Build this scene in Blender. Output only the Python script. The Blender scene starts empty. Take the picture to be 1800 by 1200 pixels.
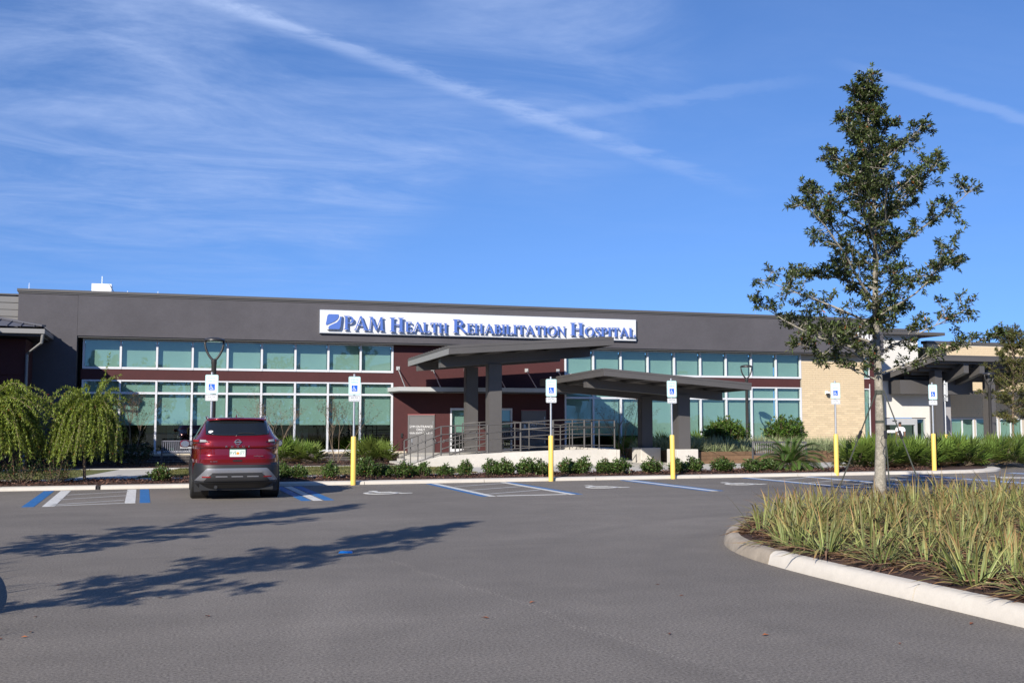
import bpy, bmesh, math, random
import numpy as np
from mathutils import Vector, Matrix

random.seed(7); RNG = np.random.default_rng(7)
R = math.radians
scene = bpy.context.scene
COL = scene.collection

# ------------------------------------------------------------------ camera
EYE = 1.63                      # eye height, metres
YAW = R(18.0)                   # the photographer looks 18 degrees right of the facade's normal
FPX = 1850.0; TANP = 139/1850.0; PITCH = math.atan(TANP)
cam = bpy.data.objects.new('camera', bpy.data.cameras.new('camera')); COL.objects.link(cam)
cam.location = (0, 0, EYE); cam.rotation_euler = (R(90) + PITCH, 0, -YAW)
cam.data.sensor_width = 36; cam.data.lens = FPX/1800*36; cam.data.clip_end = 3000; cam.data.clip_start = 0.05
scene.camera = cam

# ------------------------------------------------------------------ sun and sky
SUN_EL = R(26.5); LIGHT_AZ = R(42.0)     # light travels 42 degrees to the right of the facade's inward normal
sd = Vector((math.sin(LIGHT_AZ)*math.cos(SUN_EL), math.cos(LIGHT_AZ)*math.cos(SUN_EL), -math.sin(SUN_EL)))
sun = bpy.data.objects.new('sun', bpy.data.lights.new('sun', 'SUN')); COL.objects.link(sun)
sun.data.energy = 5.0; sun.data.angle = R(0.5); sun.data.color = (1.0, 0.93, 0.82)
sun.rotation_euler = sd.to_track_quat('-Z', 'Y').to_euler()
vs = scene.view_settings
vs.view_transform = 'Standard'; vs.look = 'None'; vs.gamma = 1; vs.use_curve_mapping = False; vs.exposure = 0.5

# measured lines of sight, used to lay out the place: ground point / point on a plane y = const
CA, SA, CP, SP = math.cos(YAW), math.sin(YAW), math.cos(PITCH), math.sin(PITCH)
def ray(px, py):
    x = (px-900)/FPX; y = -(py-600)/FPX
    fD = CP - y*SP; fz = SP + y*CP
    return Vector((x*CA + fD*SA, -x*SA + fD*CA, fz))
def gnd(px, py, z=0.0):
    d = ray(px, py); t = (z-EYE)/d.z
    return (d.x*t, d.y*t)
def ony(px, py, Y):
    d = ray(px, py); t = Y/d.y
    return (d.x*t, EYE + d.z*t)
def onx(px, Y): return ony(px, 739, Y)[0]

world = bpy.data.worlds.new('World'); scene.world = world; world.use_nodes = True
wn = world.node_tree; wn.nodes.clear()
class NT:
    """tiny node helper"""
    def __init__(s, tree): s.t = tree
    def n(s, typ, **kw):
        nd = s.t.nodes.new(typ)
        for k, v in kw.items():
            if k.startswith('i_'):
                nd.inputs[k[2:].replace('_', ' ')].default_value = v
            else: setattr(nd, k, v)
        return nd
    def l(s, a, b): s.t.links.new(a, b)
    def math(s, op, a, b=None, c=None, clamp=False):
        nd = s.t.nodes.new('ShaderNodeMath'); nd.operation = op; nd.use_clamp = clamp
        for i, v in enumerate((a, b, c)):
            if v is None: continue
            if isinstance(v, (int, float)): nd.inputs[i].default_value = v
            else: s.l(v, nd.inputs[i])
        return nd.outputs[0]
    def dot(s, a, vec):
        nd = s.t.nodes.new('ShaderNodeVectorMath'); nd.operation = 'DOT_PRODUCT'
        s.l(a, nd.inputs[0]); nd.inputs[1].default_value = vec
        return nd.outputs['Value']
    def mapr(s, v, a, b, c=0.0, d=1.0, smooth=True):
        nd = s.t.nodes.new('ShaderNodeMapRange'); nd.interpolation_type = 'SMOOTHSTEP' if smooth else 'LINEAR'
        s.l(v, nd.inputs[0])
        for i, q in enumerate((a, b, c, d)): nd.inputs[i+1].default_value = q
        return nd.outputs[0]
    def noise(s, vec, scale, detail=5, rough=.55, dist=0.0):
        nd = s.t.nodes.new('ShaderNodeTexNoise')
        nd.inputs['Scale'].default_value = scale; nd.inputs['Detail'].default_value = detail
        nd.inputs['Roughness'].default_value = rough; nd.inputs['Distortion'].default_value = dist
        if vec is not None: s.l(vec, nd.inputs['Vector'])
        return nd.outputs['Fac']
    def mix(s, f, a, b, blend='MIX'):
        nd = s.t.nodes.new('ShaderNodeMix'); nd.data_type = 'RGBA'; nd.blend_type = blend
        for sock, v in ((nd.inputs[0], f), (nd.inputs[6], a), (nd.inputs[7], b)):
            if isinstance(v, (int, float)): sock.default_value = v
            elif isinstance(v, (tuple, list)): sock.default_value = (v[0], v[1], v[2], 1)
            else: s.l(v, sock)
        return nd.outputs[2]

def build_sky():
    t = NT(wn)
    sky = t.n('ShaderNodeTexSky', sky_type='NISHITA', sun_disc=False, sun_elevation=SUN_EL,
              sun_rotation=LIGHT_AZ + math.pi, altitude=600, air_density=0.95, dust_density=0.0, ozone_density=4.0)
    tc = t.n('ShaderNodeTexCoord'); D = tc.outputs['Generated']
    # plane coordinates of a high cloud layer
    sep = t.n('ShaderNodeSeparateXYZ'); t.l(D, sep.inputs[0])
    lift = t.n('ShaderNodeCombineXYZ'); t.l(sep.outputs[0], lift.inputs[0]); t.l(sep.outputs[1], lift.inputs[1])
    t.l(t.math('MULTIPLY_ADD', t.math('MAXIMUM', sep.outputs[2], 0.0), .86, .14), lift.inputs[2])      # very clear, dry air: no pale band at the horizon
    nv = t.n('ShaderNodeVectorMath'); nv.operation = 'NORMALIZE'; t.l(lift.outputs[0], nv.inputs[0]); t.l(nv.outputs[0], sky.inputs['Vector'])
    zc = t.math('MAXIMUM', sep.outputs[2], 0.05)
    cx = t.math('DIVIDE', sep.outputs[0], zc); cy = t.math('DIVIDE', sep.outputs[1], zc)
    cmb = t.n('ShaderNodeCombineXYZ'); t.l(cx, cmb.inputs[0]); t.l(cy, cmb.inputs[1])
    mp = t.n('ShaderNodeMapping'); t.l(cmb.outputs[0], mp.inputs[0])
    mp.inputs['Rotation'].default_value = (0, 0, R(-22)); mp.inputs['Scale'].default_value = (0.9, 1.3, 1)
    streak = t.noise(mp.outputs[0], 1.1, 10, .64, .9)
    fine = t.noise(mp.outputs[0], 6.0, 7, .65, .4)
    def patch(px, py, lo, hi):
        c = ray(px, py).normalized()
        return t.mapr(t.dot(D, c), math.cos(R(hi)), math.cos(R(lo)))
    def band(p0, p1, w0, w1, noise_amt=0.004):
        a, b = ray(*p0).normalized(), ray(*p1).normalized()
        n = a.cross(b).normalized()
        d = t.math('ABSOLUTE', t.math('ADD', t.dot(D, n), t.math('MULTIPLY', t.math('SUBTRACT', fine, .5), noise_amt)))
        return t.mapr(d, w1, w0)
    m = t.math('ADD', t.math('MULTIPLY', patch(330, 300, 3, 13.5), .75), t.math('MULTIPLY', patch(960, 70, 1, 9), .75))
    m = t.math('ADD', m, t.math('MULTIPLY', patch(640, 225, 1, 7), .9))
    m = t.math('ADD', m, t.math('MULTIPLY', patch(-300, 150, 2, 30), .55))
    m = t.math('MINIMUM', t.math('ADD', m, .10), 1.0)
    cir = t.math('MULTIPLY', t.mapr(streak, .24, .86), m)
    cir = t.math('MULTIPLY', cir, t.math('ADD', t.math('MULTIPLY', fine, 1.0), .35))
    trail = t.math('MULTIPLY', band((370, 0), (1100, 262), .0012, .0105, .014), t.mapr(fine, .30, .62, .25, 1))
    trail = t.math('MULTIPLY', trail, patch(640, 110, 9, 24))
    trail2 = t.math('MULTIPLY', band((1540, 130), (1800, 210), .001, .007, .01), patch(1830, 215, 3, 11))
    trail3 = t.math('MULTIPLY', band((960, 205), (1430, 140), .001, .008, .02), patch(1130, 180, 2, 10))
    f = t.math('ADD', t.math('MULTIPLY', cir, .66), t.math('MULTIPLY', trail, .34))
    f = t.math('ADD', f, t.math('MULTIPLY', trail2, .22)); f = t.math('ADD', f, t.math('MULTIPLY', trail3, .13))
    f = t.math('MULTIPLY', f, t.mapr(sep.outputs[2], .06, .26)); f = t.math('MINIMUM', f, .8)
    tint = t.mix(1.0, sky.outputs[0], (0.80, 1.00, 1.29), 'MULTIPLY')
    white = t.n('ShaderNodeRGB'); white.outputs[0].default_value = (4.2, 5.3, 8.0, 1)
    c = t.mix(f, tint, white.outputs[0])
    bg = t.n('ShaderNodeBackground'); bg.inputs[1].default_value = 0.092
    t.l(c, bg.inputs[0]); out = t.n('ShaderNodeOutputWorld'); t.l(bg.outputs[0], out.inputs[0])
build_sky()

# ------------------------------------------------------------------ materials
MATS = {}
def mat(name, base, rough=.6, metal=0.0, spec=.5, noise=None, bump=None, coat=0, attr=None, randval=0.0, trans=0.0, coords='Object'):
    """noise=(scale, amount), bump=(scale, strength), attr = colour attribute multiplied in, randval = per-object value jitter"""
    m = bpy.data.materials.new(name); m.use_nodes = True; MATS[name] = m
    t = NT(m.node_tree); t.t.nodes.clear()
    p = t.n('ShaderNodeBsdfPrincipled'); p.inputs['Roughness'].default_value = rough
    p.inputs['Metallic'].default_value = metal; p.inputs['Specular IOR Level'].default_value = spec
    if coat: p.inputs['Coat Weight'].default_value = coat; p.inputs['Coat Roughness'].default_value = .04
    c = None
    rgb = t.n('ShaderNodeRGB'); rgb.outputs[0].default_value = (*base, 1); c = rgb.outputs[0]
    tc = t.n('ShaderNodeTexCoord')
    if attr:
        a = t.n('ShaderNodeAttribute', attribute_name=attr); c = t.mix(1.0, c, a.outputs['Color'], 'MULTIPLY')
    if noise:
        for sc, am in (noise if isinstance(noise[0], tuple) else (noise,)):
            f = t.noise(tc.outputs[coords], sc, 6, .6)
            c = t.mix(1.0, c, t.n('ShaderNodeValue').outputs[0], 'MULTIPLY') if False else c
            v = t.mapr(f, .25, .75, 1-am, 1+am, False)
            cm = t.n('ShaderNodeCombineXYZ')
            for i in range(3): t.l(v, cm.inputs[i])
            c = t.mix(1.0, c, cm.outputs[0], 'MULTIPLY')
    if randval:
        oi = t.n('ShaderNodeObjectInfo'); v = t.mapr(oi.outputs['Random'], 0, 1, 1-randval, 1+randval, False)
        cm = t.n('ShaderNodeCombineXYZ')
        for i in range(3): t.l(v, cm.inputs[i])
        c = t.mix(1.0, c, cm.outputs[0], 'MULTIPLY')
    t.l(c, p.inputs['Base Color'])
    if bump:
        b = t.n('ShaderNodeBump'); b.inputs['Strength'].default_value = bump[1]; b.inputs['Distance'].default_value = bump[2] if len(bump) > 2 else .01
        t.l(t.noise(tc.outputs[coords], bump[0], 4, .6), b.inputs['Height']); t.l(b.outputs[0], p.inputs['Normal'])
    out = t.n('ShaderNodeOutputMaterial')
    if trans:
        tr = t.n('ShaderNodeBsdfTranslucent'); t.l(c, tr.inputs['Color'])
        mx = t.n('ShaderNodeMixShader'); mx.inputs[0].default_value = trans
        t.l(p.outputs[0], mx.inputs[1]); t.l(tr.outputs[0], mx.inputs[2]); t.l(mx.outputs[0], out.inputs[0])
    else: t.l(p.outputs[0], out.inputs[0])
    return m

M_stucco = mat('dark_stucco', (.074, .070, .079), .85, noise=((.35, .16), (2.2, .08), (14, .08)), bump=(60, .25, .004))
M_maroon = mat('maroon_stucco', (.060, .0145, .0155), .8, noise=((.6, .16), (12, .1)), bump=(60, .25, .004))
M_white_wall = mat('white_stucco', (.62, .60, .56), .85, noise=(.6, .05), bump=(50, .2, .004))
M_grey_wall = mat('grey_stucco', (.30, .29, .30), .85, noise=(.6, .06))
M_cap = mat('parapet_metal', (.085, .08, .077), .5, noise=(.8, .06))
M_canopy = mat('canopy_paint', (.085, .08, .078), .48, noise=((.7, .08), (9, .05)))
M_canopy_deck = mat('canopy_deck', (.11, .10, .10), .6, noise=(.9, .08))
M_alu = mat('window_aluminium', (.60, .61, .64), .42, noise=(2, .04))
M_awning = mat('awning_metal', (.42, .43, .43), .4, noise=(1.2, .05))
M_rail = mat('rail_paint', (.085, .080, .078), .45)
M_conc = mat('concrete', (.47, .45, .41), .9, noise=((.5, .10), (5, .10), (40, .05)), bump=(50, .3, .004))
M_conc_wall = mat('cast_concrete', (.54, .51, .46), .9, noise=((.7, .09), (6, .07), (40, .04)), bump=(45, .25, .004))
M_kerb = mat('kerb_concrete', (.53, .49, .43), .9, noise=((.9, .08), (9, .06), (60, .05)), bump=(70, .3, .003))
M_kerb_old = mat('kerb_concrete_stained', (.33, .28, .22), .9, noise=((2.2, .25), (12, .12), (60, .06)), bump=(70, .4, .003))
M_cream = mat('sill_stone', (.58, .50, .38), .85, noise=(3, .08))
M_brick = mat('tan_brick', (.60, .475, .31), .9, noise=((6, .05), (60, .06)), randval=.09, bump=(90, .3, .003))
M_mortar = mat('mortar', (.42, .37, .30), .95, noise=(20, .08))
M_dbrick = mat('dark_brick', (.050, .042, .043), .85, noise=(9, .15), randval=.30, bump=(90, .3, .003))
M_dmortar = mat('light_mortar', (.40, .37, .34), .95, noise=(20, .08))
M_door = mat('door_paint', (.165, .16, .16), .5, noise=(1.5, .04))
M_whitepaint = mat('white_lettering', (.82, .82, .82), .5)
M_signboard = mat('sign_board', (.66, .66, .65), .4)
M_signblue = mat('sign_blue', (.085, .16, .47), .35)
M_shade = mat('roller_shade_fabric', (.66, .70, .68), .9, noise=(1.3, .04))
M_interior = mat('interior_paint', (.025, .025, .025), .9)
M_gym = mat('gym_pad', (.16, .21, .19), .6)
M_gym2 = mat('gym_metal', (.5, .5, .5), .35, metal=.8)
M_galv = mat('galvanised_steel', (.55, .56, .57), .38, metal=.75, noise=(12, .1))
M_yellow = mat('yellow_sleeve', (.78, .52, .11), .45, noise=(3, .04))
M_panelw = mat('sign_face', (.80, .82, .84), .4)
M_green = mat('sign_green', (.11, .45, .40), .45)
M_iblue = mat('access_blue', (.015, .12, .62), .45)
M_black = mat('black_lettering', (.03, .03, .03), .5)
M_pline = mat('white_road_paint', (.58, .58, .56), .7, noise=((3, .12), (14, .18), (40, .22)))
M_pline_thin = mat('worn_white_paint', (.40, .40, .39), .7, noise=((3, .15), (30, .3)))
M_pblue = mat('blue_road_paint', (.022, .135, .36), .65, noise=((3, .14), (14, .16), (40, .2)))
M_bronze = mat('lamp_bronze', (.028, .026, .025), .42, noise=(6, .1))
M_bench = mat('bench_metal', (.032, .032, .038), .42)
M_bench_back = mat('bench_slat_grey', (.12, .12, .14), .4)
M_timber = mat('timber_sleeper', (.15, .088, .048), .85, noise=((4, .25), (25, .2)), randval=.2, bump=(30, .5, .006))
M_roofpanel = mat('metal_siding', (.17, .165, .16), .45, noise=(1, .05))
M_roofseam = mat('standing_seam_roof', (.13, .13, .15), .38, metal=.3)
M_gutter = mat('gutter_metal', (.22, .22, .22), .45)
M_bark = mat('grey_bark', (.27, .245, .20), .95, noise=((5, .25), (14, .35), (45, .45)), bump=(60, .8, .012))
M_bark_dark = mat('brown_bark', (.17, .125, .085), .95, noise=((12, .25), (60, .3)), bump=(60, .7, .01))
M_strap = mat('strap_webbing', (.055, .06, .05), .8)
M_leaf = mat('leaf', (1, 1, 1), .42, spec=.5, attr='Col', trans=.22)
M_blade = mat('blade', (1, 1, 1), .5, spec=.4, attr='Col', trans=.25, randval=.16)
M_chip = mat('mulch_chip', (1, 1, 1), .9, attr='Col')
M_mulch = mat('mulch', (.062, .030, .021), .97, noise=((6, .35), (60, .5)), bump=(70, 1.0, .03))
M_lawn = mat('lawn_ground', (.115, .125, .035), .95, noise=((.8, .15), (20, .3)), bump=(80, .8, .02))
M_earth = mat('far_ground', (.09, .10, .045), .95, noise=((.05, .25), (1, .2)))
M_tyre = mat('tyre_rubber', (.018, .018, .018), .8, noise=(20, .2))
M_rim = mat('alloy_rim', (.42, .42, .43), .3, metal=.9)
M_red = mat('car_paint', (.19, .0025, .007), .24, metal=.5, coat=1.0)
M_cladding = mat('car_cladding', (.013, .013, .014), .5)
M_silver = mat('car_skid_plate', (.27, .27, .285), .33, metal=.6)
M_gunmetal = mat('car_bumper_insert', (.045, .045, .048), .4, metal=.4)
M_chrome = mat('chrome', (.82, .82, .83), .12, metal=1.0)
M_cglass = mat('car_glass', (.010, .012, .014), .04, spec=.8)
M_lamp_red = mat('tail_lamp', (.035, .004, .005), .12, coat=.6)
M_lamp_clear = mat('lamp_lens', (.30, .29, .29), .12, coat=.6)
M_refl = mat('reflector', (.22, .008, .008), .2)
M_plate = mat('plate_face', (.70, .74, .70), .4)
M_plate_green = mat('plate_green', (.03, .20, .13), .45)
M_orange = mat('plate_orange', (.80, .25, .02), .45)
M_skin = mat('skin', (.19, .10, .065), .55)
M_shirt = mat('white_cotton', (.80, .80, .82), .9, bump=(18, .3, .01))
M_jeans = mat('dark_trousers', (.03, .035, .05), .9)
M_hair = mat('black_hair', (.008, .007, .007), .6)
M_mark_blue = mat('blue_marker', (.01, .20, .62), .35)
M_dryleaf = mat('dry_leaf', (.30, .095, .03), .7, randval=.4)
M_pink = mat('door_head_strip', (.33, .10, .10), .6)

def asphalt():
    m = bpy.data.materials.new('asphalt'); m.use_nodes = True; t = NT(m.node_tree); t.t.nodes.clear()
    tc = t.n('ShaderNodeTexCoord'); O = tc.outputs['Object']
    p = t.n('ShaderNodeBsdfPrincipled'); p.inputs['Roughness'].default_value = .82; p.inputs['Specular IOR Level'].default_value = .32
    big = t.noise(O, .16, 4, .55); mid = t.noise(O, 1.6, 5, .6); grain = t.noise(O, 46, 3, .7); grain2 = t.noise(O, 240, 2, .7)
    vo = t.n('ShaderNodeTexVoronoi'); vo.inputs['Scale'].default_value = 150; t.l(O, vo.inputs['Vector'])
    pick = t.math('MULTIPLY', t.mapr(vo.outputs['Distance'], .34, .12), t.mapr(vo.outputs['Color'], .70, .86))   # pale stones in the binder
    vb = t.n('ShaderNodeTexVoronoi'); vb.inputs['Scale'].default_value = 24; t.l(O, vb.inputs['Vector'])
    pick2 = t.math('MULTIPLY', t.mapr(vb.outputs['Distance'], .26, .14), t.mapr(vb.outputs['Color'], .80, .90))
    # drive lanes are polished along the aisle
    mp = t.n('ShaderNodeMapping'); t.l(O, mp.inputs[0]); mp.inputs['Scale'].default_value = (.10, 1.0, 1)
    lane = t.noise(mp.outputs[0], .9, 4, .5)
    v = t.math('MULTIPLY', t.mapr(big, .3, .7, .84, 1.14, False), t.mapr(mid, .3, .7, .93, 1.07, False))
    v = t.math('MULTIPLY', v, t.mapr(lane, .3, .7, .92, 1.08, False))
    v = t.math('MULTIPLY', v, t.mapr(grain, .36, .64, .58, 1.42, False))
    v = t.math('MULTIPLY', v, t.mapr(grain2, .38, .62, .70, 1.30, False))
    # a long scuffed line dragged across the lot
    a = Vector((*gnd(690, 985), 0)); b = Vector((*gnd(1150, 1140), 0)); u = (b-a).normalized(); nrm = Vector((-u.y, u.x, 0))
    dist = t.math('ADD', t.dot(O, nrm), -a.dot(nrm)); along = t.math('ADD', t.dot(O, u), -a.dot(u))
    wob = t.math('MULTIPLY', t.math('SUBTRACT', t.noise(O, .9, 3), .5), .55)
    sc = t.mapr(t.math('ABSOLUTE', t.math('ADD', dist, wob)), .075, .0)
    sc = t.math('MULTIPLY', sc, t.mapr(along, -2.0, .4)); sc = t.math('MULTIPLY', sc, t.mapr(along, 9, 4))
    sc = t.math('MULTIPLY', sc, t.mapr(grain, .50, .66))
    v = t.math('ADD', v, t.math('MULTIPLY', sc, .8))
    v = t.math('ADD', v, t.math('MULTIPLY', pick, .85)); v = t.math('ADD', v, t.math('MULTIPLY', pick2, .55))
    # paving seams along the lot and dark tyre arcs of turning cars
    sp_ = t.n('ShaderNodeSeparateXYZ'); t.l(O, sp_.inputs[0]); wv = t.math('MULTIPLY', t.math('SUBTRACT', t.noise(O, .5, 3), .5), .25)
    for y_, k_ in ((20.9, .16), (17.2, .10), (13.4, .07)):
        sm_ = t.mapr(t.math('ABSOLUTE', t.math('ADD', t.math('ADD', sp_.outputs[1], wv), -y_)), .09, .0)
        v = t.math('MULTIPLY', v, t.math('SUBTRACT', 1.0, t.math('MULTIPLY', t.math('MULTIPLY', sm_, t.mapr(mid, .42, .6)), k_*1.6)))
    for cx_, cy_, r_, k_ in ((12.0, 8.0, 7.3, .10), (12.0, 8.0, 8.9, .10), (-3.0, 3.0, 9.5, .08), (-3.0, 3.0, 11.1, .08), (10.5, 6.5, 9.6, -.08)):
        vd_ = t.n('ShaderNodeVectorMath'); vd_.operation = 'DISTANCE'; t.l(O, vd_.inputs[0]); vd_.inputs[1].default_value = (cx_, cy_, 0)
        arc = t.mapr(t.math('ABSOLUTE', t.math('ADD', t.math('ADD', vd_.outputs['Value'], wv), -r_)), .30, .03)
        v = t.math('MULTIPLY', v, t.math('SUBTRACT', 1.0, t.math('MULTIPLY', t.math('MULTIPLY', arc, t.mapr(big, .38, .6)), k_)))
    # a few dark oily drips where cars stand
    oil = t.mapr(t.noise(O, .55, 3), .66, .74); v = t.math('MULTIPLY', v, t.math('SUBTRACT', 1, t.math('MULTIPLY', oil, .18)))
    cm = t.n('ShaderNodeCombineXYZ')
    for i in range(3): t.l(v, cm.inputs[i])
    c = t.mix(1.0, (.172, .153, .133), cm.outputs[0], 'MULTIPLY'); t.l(c, p.inputs['Base Color'])
    bm = t.n('ShaderNodeBump'); bm.inputs['Strength'].default_value = .35; bm.inputs['Distance'].default_value = .004
    t.l(grain2, bm.inputs['Height']); t.l(bm.outputs[0], p.inputs['Normal'])
    out = t.n('ShaderNodeOutputMaterial'); t.l(p.outputs[0], out.inputs[0]); return m
M_asphalt = asphalt()

def glass(name, tint, refl):
    m = bpy.data.materials.new(name); m.use_nodes = True; t = NT(m.node_tree); t.t.nodes.clear()
    tr = t.n('ShaderNodeBsdfTransparent'); tr.inputs[0].default_value = (*tint, 1)
    gl = t.n('ShaderNodeBsdfGlossy'); gl.inputs['Roughness'].default_value = .012; gl.inputs[0].default_value = (.80, .93, .88, 1)
    ge = t.n('ShaderNodeNewGeometry'); vd = t.n('ShaderNodeVectorMath'); vd.operation = 'DOT_PRODUCT'
    t.l(ge.outputs['Normal'], vd.inputs[0]); t.l(ge.outputs['Incoming'], vd.inputs[1])
    g1 = t.math('POWER', t.math('SUBTRACT', 1.0, t.math('ABSOLUTE', vd.outputs['Value']), clamp=True), 5.0)   # Schlick, same from both sides
    f = t.math('MULTIPLY_ADD', g1, 1-refl, refl, clamp=True)
    tc = t.n('ShaderNodeTexCoord'); b = t.n('ShaderNodeBump'); b.inputs['Strength'].default_value = .02; b.inputs['Distance'].default_value = .02
    t.l(t.noise(tc.outputs['Object'], .7, 2), b.inputs['Height']); t.l(b.outputs[0], gl.inputs['Normal'])
    mx = t.n('ShaderNodeMixShader'); t.l(f, mx.inputs[0]); t.l(tr.outputs[0], mx.inputs[1]); t.l(gl.outputs[0], mx.inputs[2])
    out = t.n('ShaderNodeOutputMaterial'); t.l(mx.outputs[0], out.inputs[0]); return m
M_glass = glass('tinted_glass', (.47, .61, .565), .125)

# ------------------------------------------------------------------ mesh and object helpers
def tag(o, label=None, cat=None, group=None, kind=None):
    if label: o['label'] = label
    if cat: o['category'] = cat
    if group: o['group'] = group
    if kind: o['kind'] = kind
    return o
def link(name, me, parent=None, loc=None, rz=0):
    o = bpy.data.objects.new(name, me); COL.objects.link(o)
    if parent is not None: o.parent = parent
    if loc is not None: o.location = loc
    if rz: o.rotation_euler = (0, 0, rz)
    return o
def thing(name, label, cat, loc=(0, 0, 0), rz=0, group=None):
    return tag(link(name, None, None, loc, rz), label, cat, group)
def kids(o): return list(o.children)
def copy_tree(o, parent=None):
    c = o.copy(); COL.objects.link(c); c.parent = parent
    for ch in kids(o): copy_tree(ch, c)
    return c

class MB:
    def __init__(s): s.v = []; s.f = []
    def add(s, vs, fs):
        k = len(s.v); s.v += [tuple(q) for q in vs]; s.f += [tuple(i+k for i in f) for f in fs]; return s
    def box(s, x0, x1, y0, y1, z0, z1):
        return s.add([(x0,y0,z0),(x1,y0,z0),(x1,y1,z0),(x0,y1,z0),(x0,y0,z1),(x1,y0,z1),(x1,y1,z1),(x0,y1,z1)],
                     [(3,2,1,0),(4,5,6,7),(0,1,5,4),(1,2,6,5),(2,3,7,6),(3,0,4,7)])
    def hexa(s, a, b):      # two quads (bottom, top), same winding
        return s.add(list(a)+list(b), [(3,2,1,0),(4,5,6,7),(0,1,5,4),(1,2,6,5),(2,3,7,6),(3,0,4,7)])
    def bar(s, p0, p1, w, h, up=(0,0,1)):
        p0, p1, up = Vector(p0), Vector(p1), Vector(up); d = (p1-p0).normalized()
        if abs(d.dot(up)) > .99: up = Vector((0,1,0))
        a = d.cross(up).normalized()*w/2; b = a.cross(d).normalized()*h/2
        return s.hexa([p0-a-b, p0+a-b, p0+a+b, p0-a+b], [p1-a-b, p1+a-b, p1+a+b, p1-a+b])
    def tube(s, pts, rad, n=8, cap=True):
        pts = [Vector(p) for p in pts]; rad = rad if isinstance(rad, (list, tuple)) else [rad]*len(pts)
        k = len(s.v); ref = None
        for i, p in enumerate(pts):
            d = (pts[min(i+1, len(pts)-1)] - pts[max(i-1, 0)]).normalized()
            if ref is None:
                ref = Vector((1,0,0)) if abs(d.x) < .9 else Vector((0,1,0))
            a = (ref - d*ref.dot(d)).normalized(); b = d.cross(a); ref = a
            for j in range(n):
                t = 2*math.pi*j/n; s.v.append(tuple(p + (a*math.cos(t) + b*math.sin(t))*rad[i]))
        for i in range(len(pts)-1):
            for j in range(n):
                q = (j+1) % n; s.f.append((k+i*n+j, k+i*n+q, k+(i+1)*n+q, k+(i+1)*n+j))
        if cap:
            s.f.append(tuple(k+j for j in reversed(range(n)))); s.f.append(tuple(k+(len(pts)-1)*n+j for j in range(n)))
        return s
    def lathe(s, prof, c=(0,0,0), n=16):
        k = len(s.v); c = Vector(c)
        for r, z in prof:
            for j in range(n):
                t = 2*math.pi*j/n; s.v.append((c.x+r*math.cos(t), c.y+r*math.sin(t), c.z+z))
        for i in range(len(prof)-1):
            for j in range(n):
                q = (j+1) % n; s.f.append((k+i*n+j, k+i*n+q, k+(i+1)*n+q, k+(i+1)*n+j))
        s.f.append(tuple(k+j for j in reversed(range(n)))); s.f.append(tuple(k+(len(prof)-1)*n+j for j in range(n)))
        return s
    def prism(s, poly, y0, y1):      # polygon in x-z seen from -y, front face at y0
        n = len(poly); area = sum(poly[i][0]*poly[(i+1) % n][1]-poly[(i+1) % n][0]*poly[i][1] for i in range(n))
        if area < 0: poly = poly[::-1]
        k = len(s.v)
        s.v += [(x, y0, z) for x, z in poly] + [(x, y1, z) for x, z in poly]
        s.f.append(tuple(k+i for i in range(n))); s.f.append(tuple(k+n+i for i in reversed(range(n))))
        for i in range(n):
            j = (i+1) % n; s.f.append((k+i, k+n+i, k+n+j, k+j))
        return s
    def slab(s, poly, z0, z1):       # polygon in x-y
        n = len(poly); area = sum(poly[i][0]*poly[(i+1) % n][1]-poly[(i+1) % n][0]*poly[i][1] for i in range(n))
        if area < 0: poly = poly[::-1]
        k = len(s.v)
        s.v += [(x, y, z1) for x, y in poly] + [(x, y, z0) for x, y in poly]
        s.f.append(tuple(k+i for i in range(n))); s.f.append(tuple(k+n+i for i in reversed(range(n))))
        for i in range(n):
            j = (i+1) % n; s.f.append((k+n+i, k+n+j, k+j, k+i))
        return s
    def mesh(s, name, m, smooth=False):
        me = bpy.data.meshes.new(name); me.from_pydata(s.v, [], s.f)
        me.materials.append(m)
        if smooth:
            me.polygons.foreach_set('use_smooth', [True]*len(me.polygons))
            if smooth != 'all': me.set_sharp_from_angle(angle=R(38))
        me.update(); return me
    def build(s, name, m, parent=None, smooth=False, loc=None, bevel=0):
        o = link(name, s.mesh(name, m, smooth), parent, loc)
        if bevel:
            b = o.modifiers.new('edge', 'BEVEL'); b.width = bevel; b.segments = 2; b.limit_method = 'ANGLE'
        return o
def box(name, m, parent, *a, bevel=0): return MB().box(*a).build(name, m, parent, bevel=bevel)
def structure(o): o['kind'] = 'structure'; return o

TEXTS = {}
def text(name, body, size, m, parent, loc, rot=(R(90), 0, 0), depth=.002, xs=1.0, spacing=1.0, align='CENTER'):
    key = (body, size, depth, m.name, spacing, align)
    if key not in TEXTS:
        cu = bpy.data.curves.new(name, 'FONT'); cu.body = body; cu.size = size; cu.extrude = depth
        cu.align_x = align; cu.align_y = 'CENTER'; cu.space_character = spacing; cu.resolution_u = 3
        tmp = bpy.data.objects.new('tmp', cu); COL.objects.link(tmp)
        dg = bpy.context.evaluated_depsgraph_get(); me = bpy.data.meshes.new_from_object(tmp.evaluated_get(dg))
        bpy.data.objects.remove(tmp); bpy.data.curves.remove(cu)
        me.name = name; me.materials.clear(); me.materials.append(m); TEXTS[key] = me
    o = link(name, TEXTS[key], parent, loc); o.rotation_euler = rot; o.scale = (xs, 1, 1); return o

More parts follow.
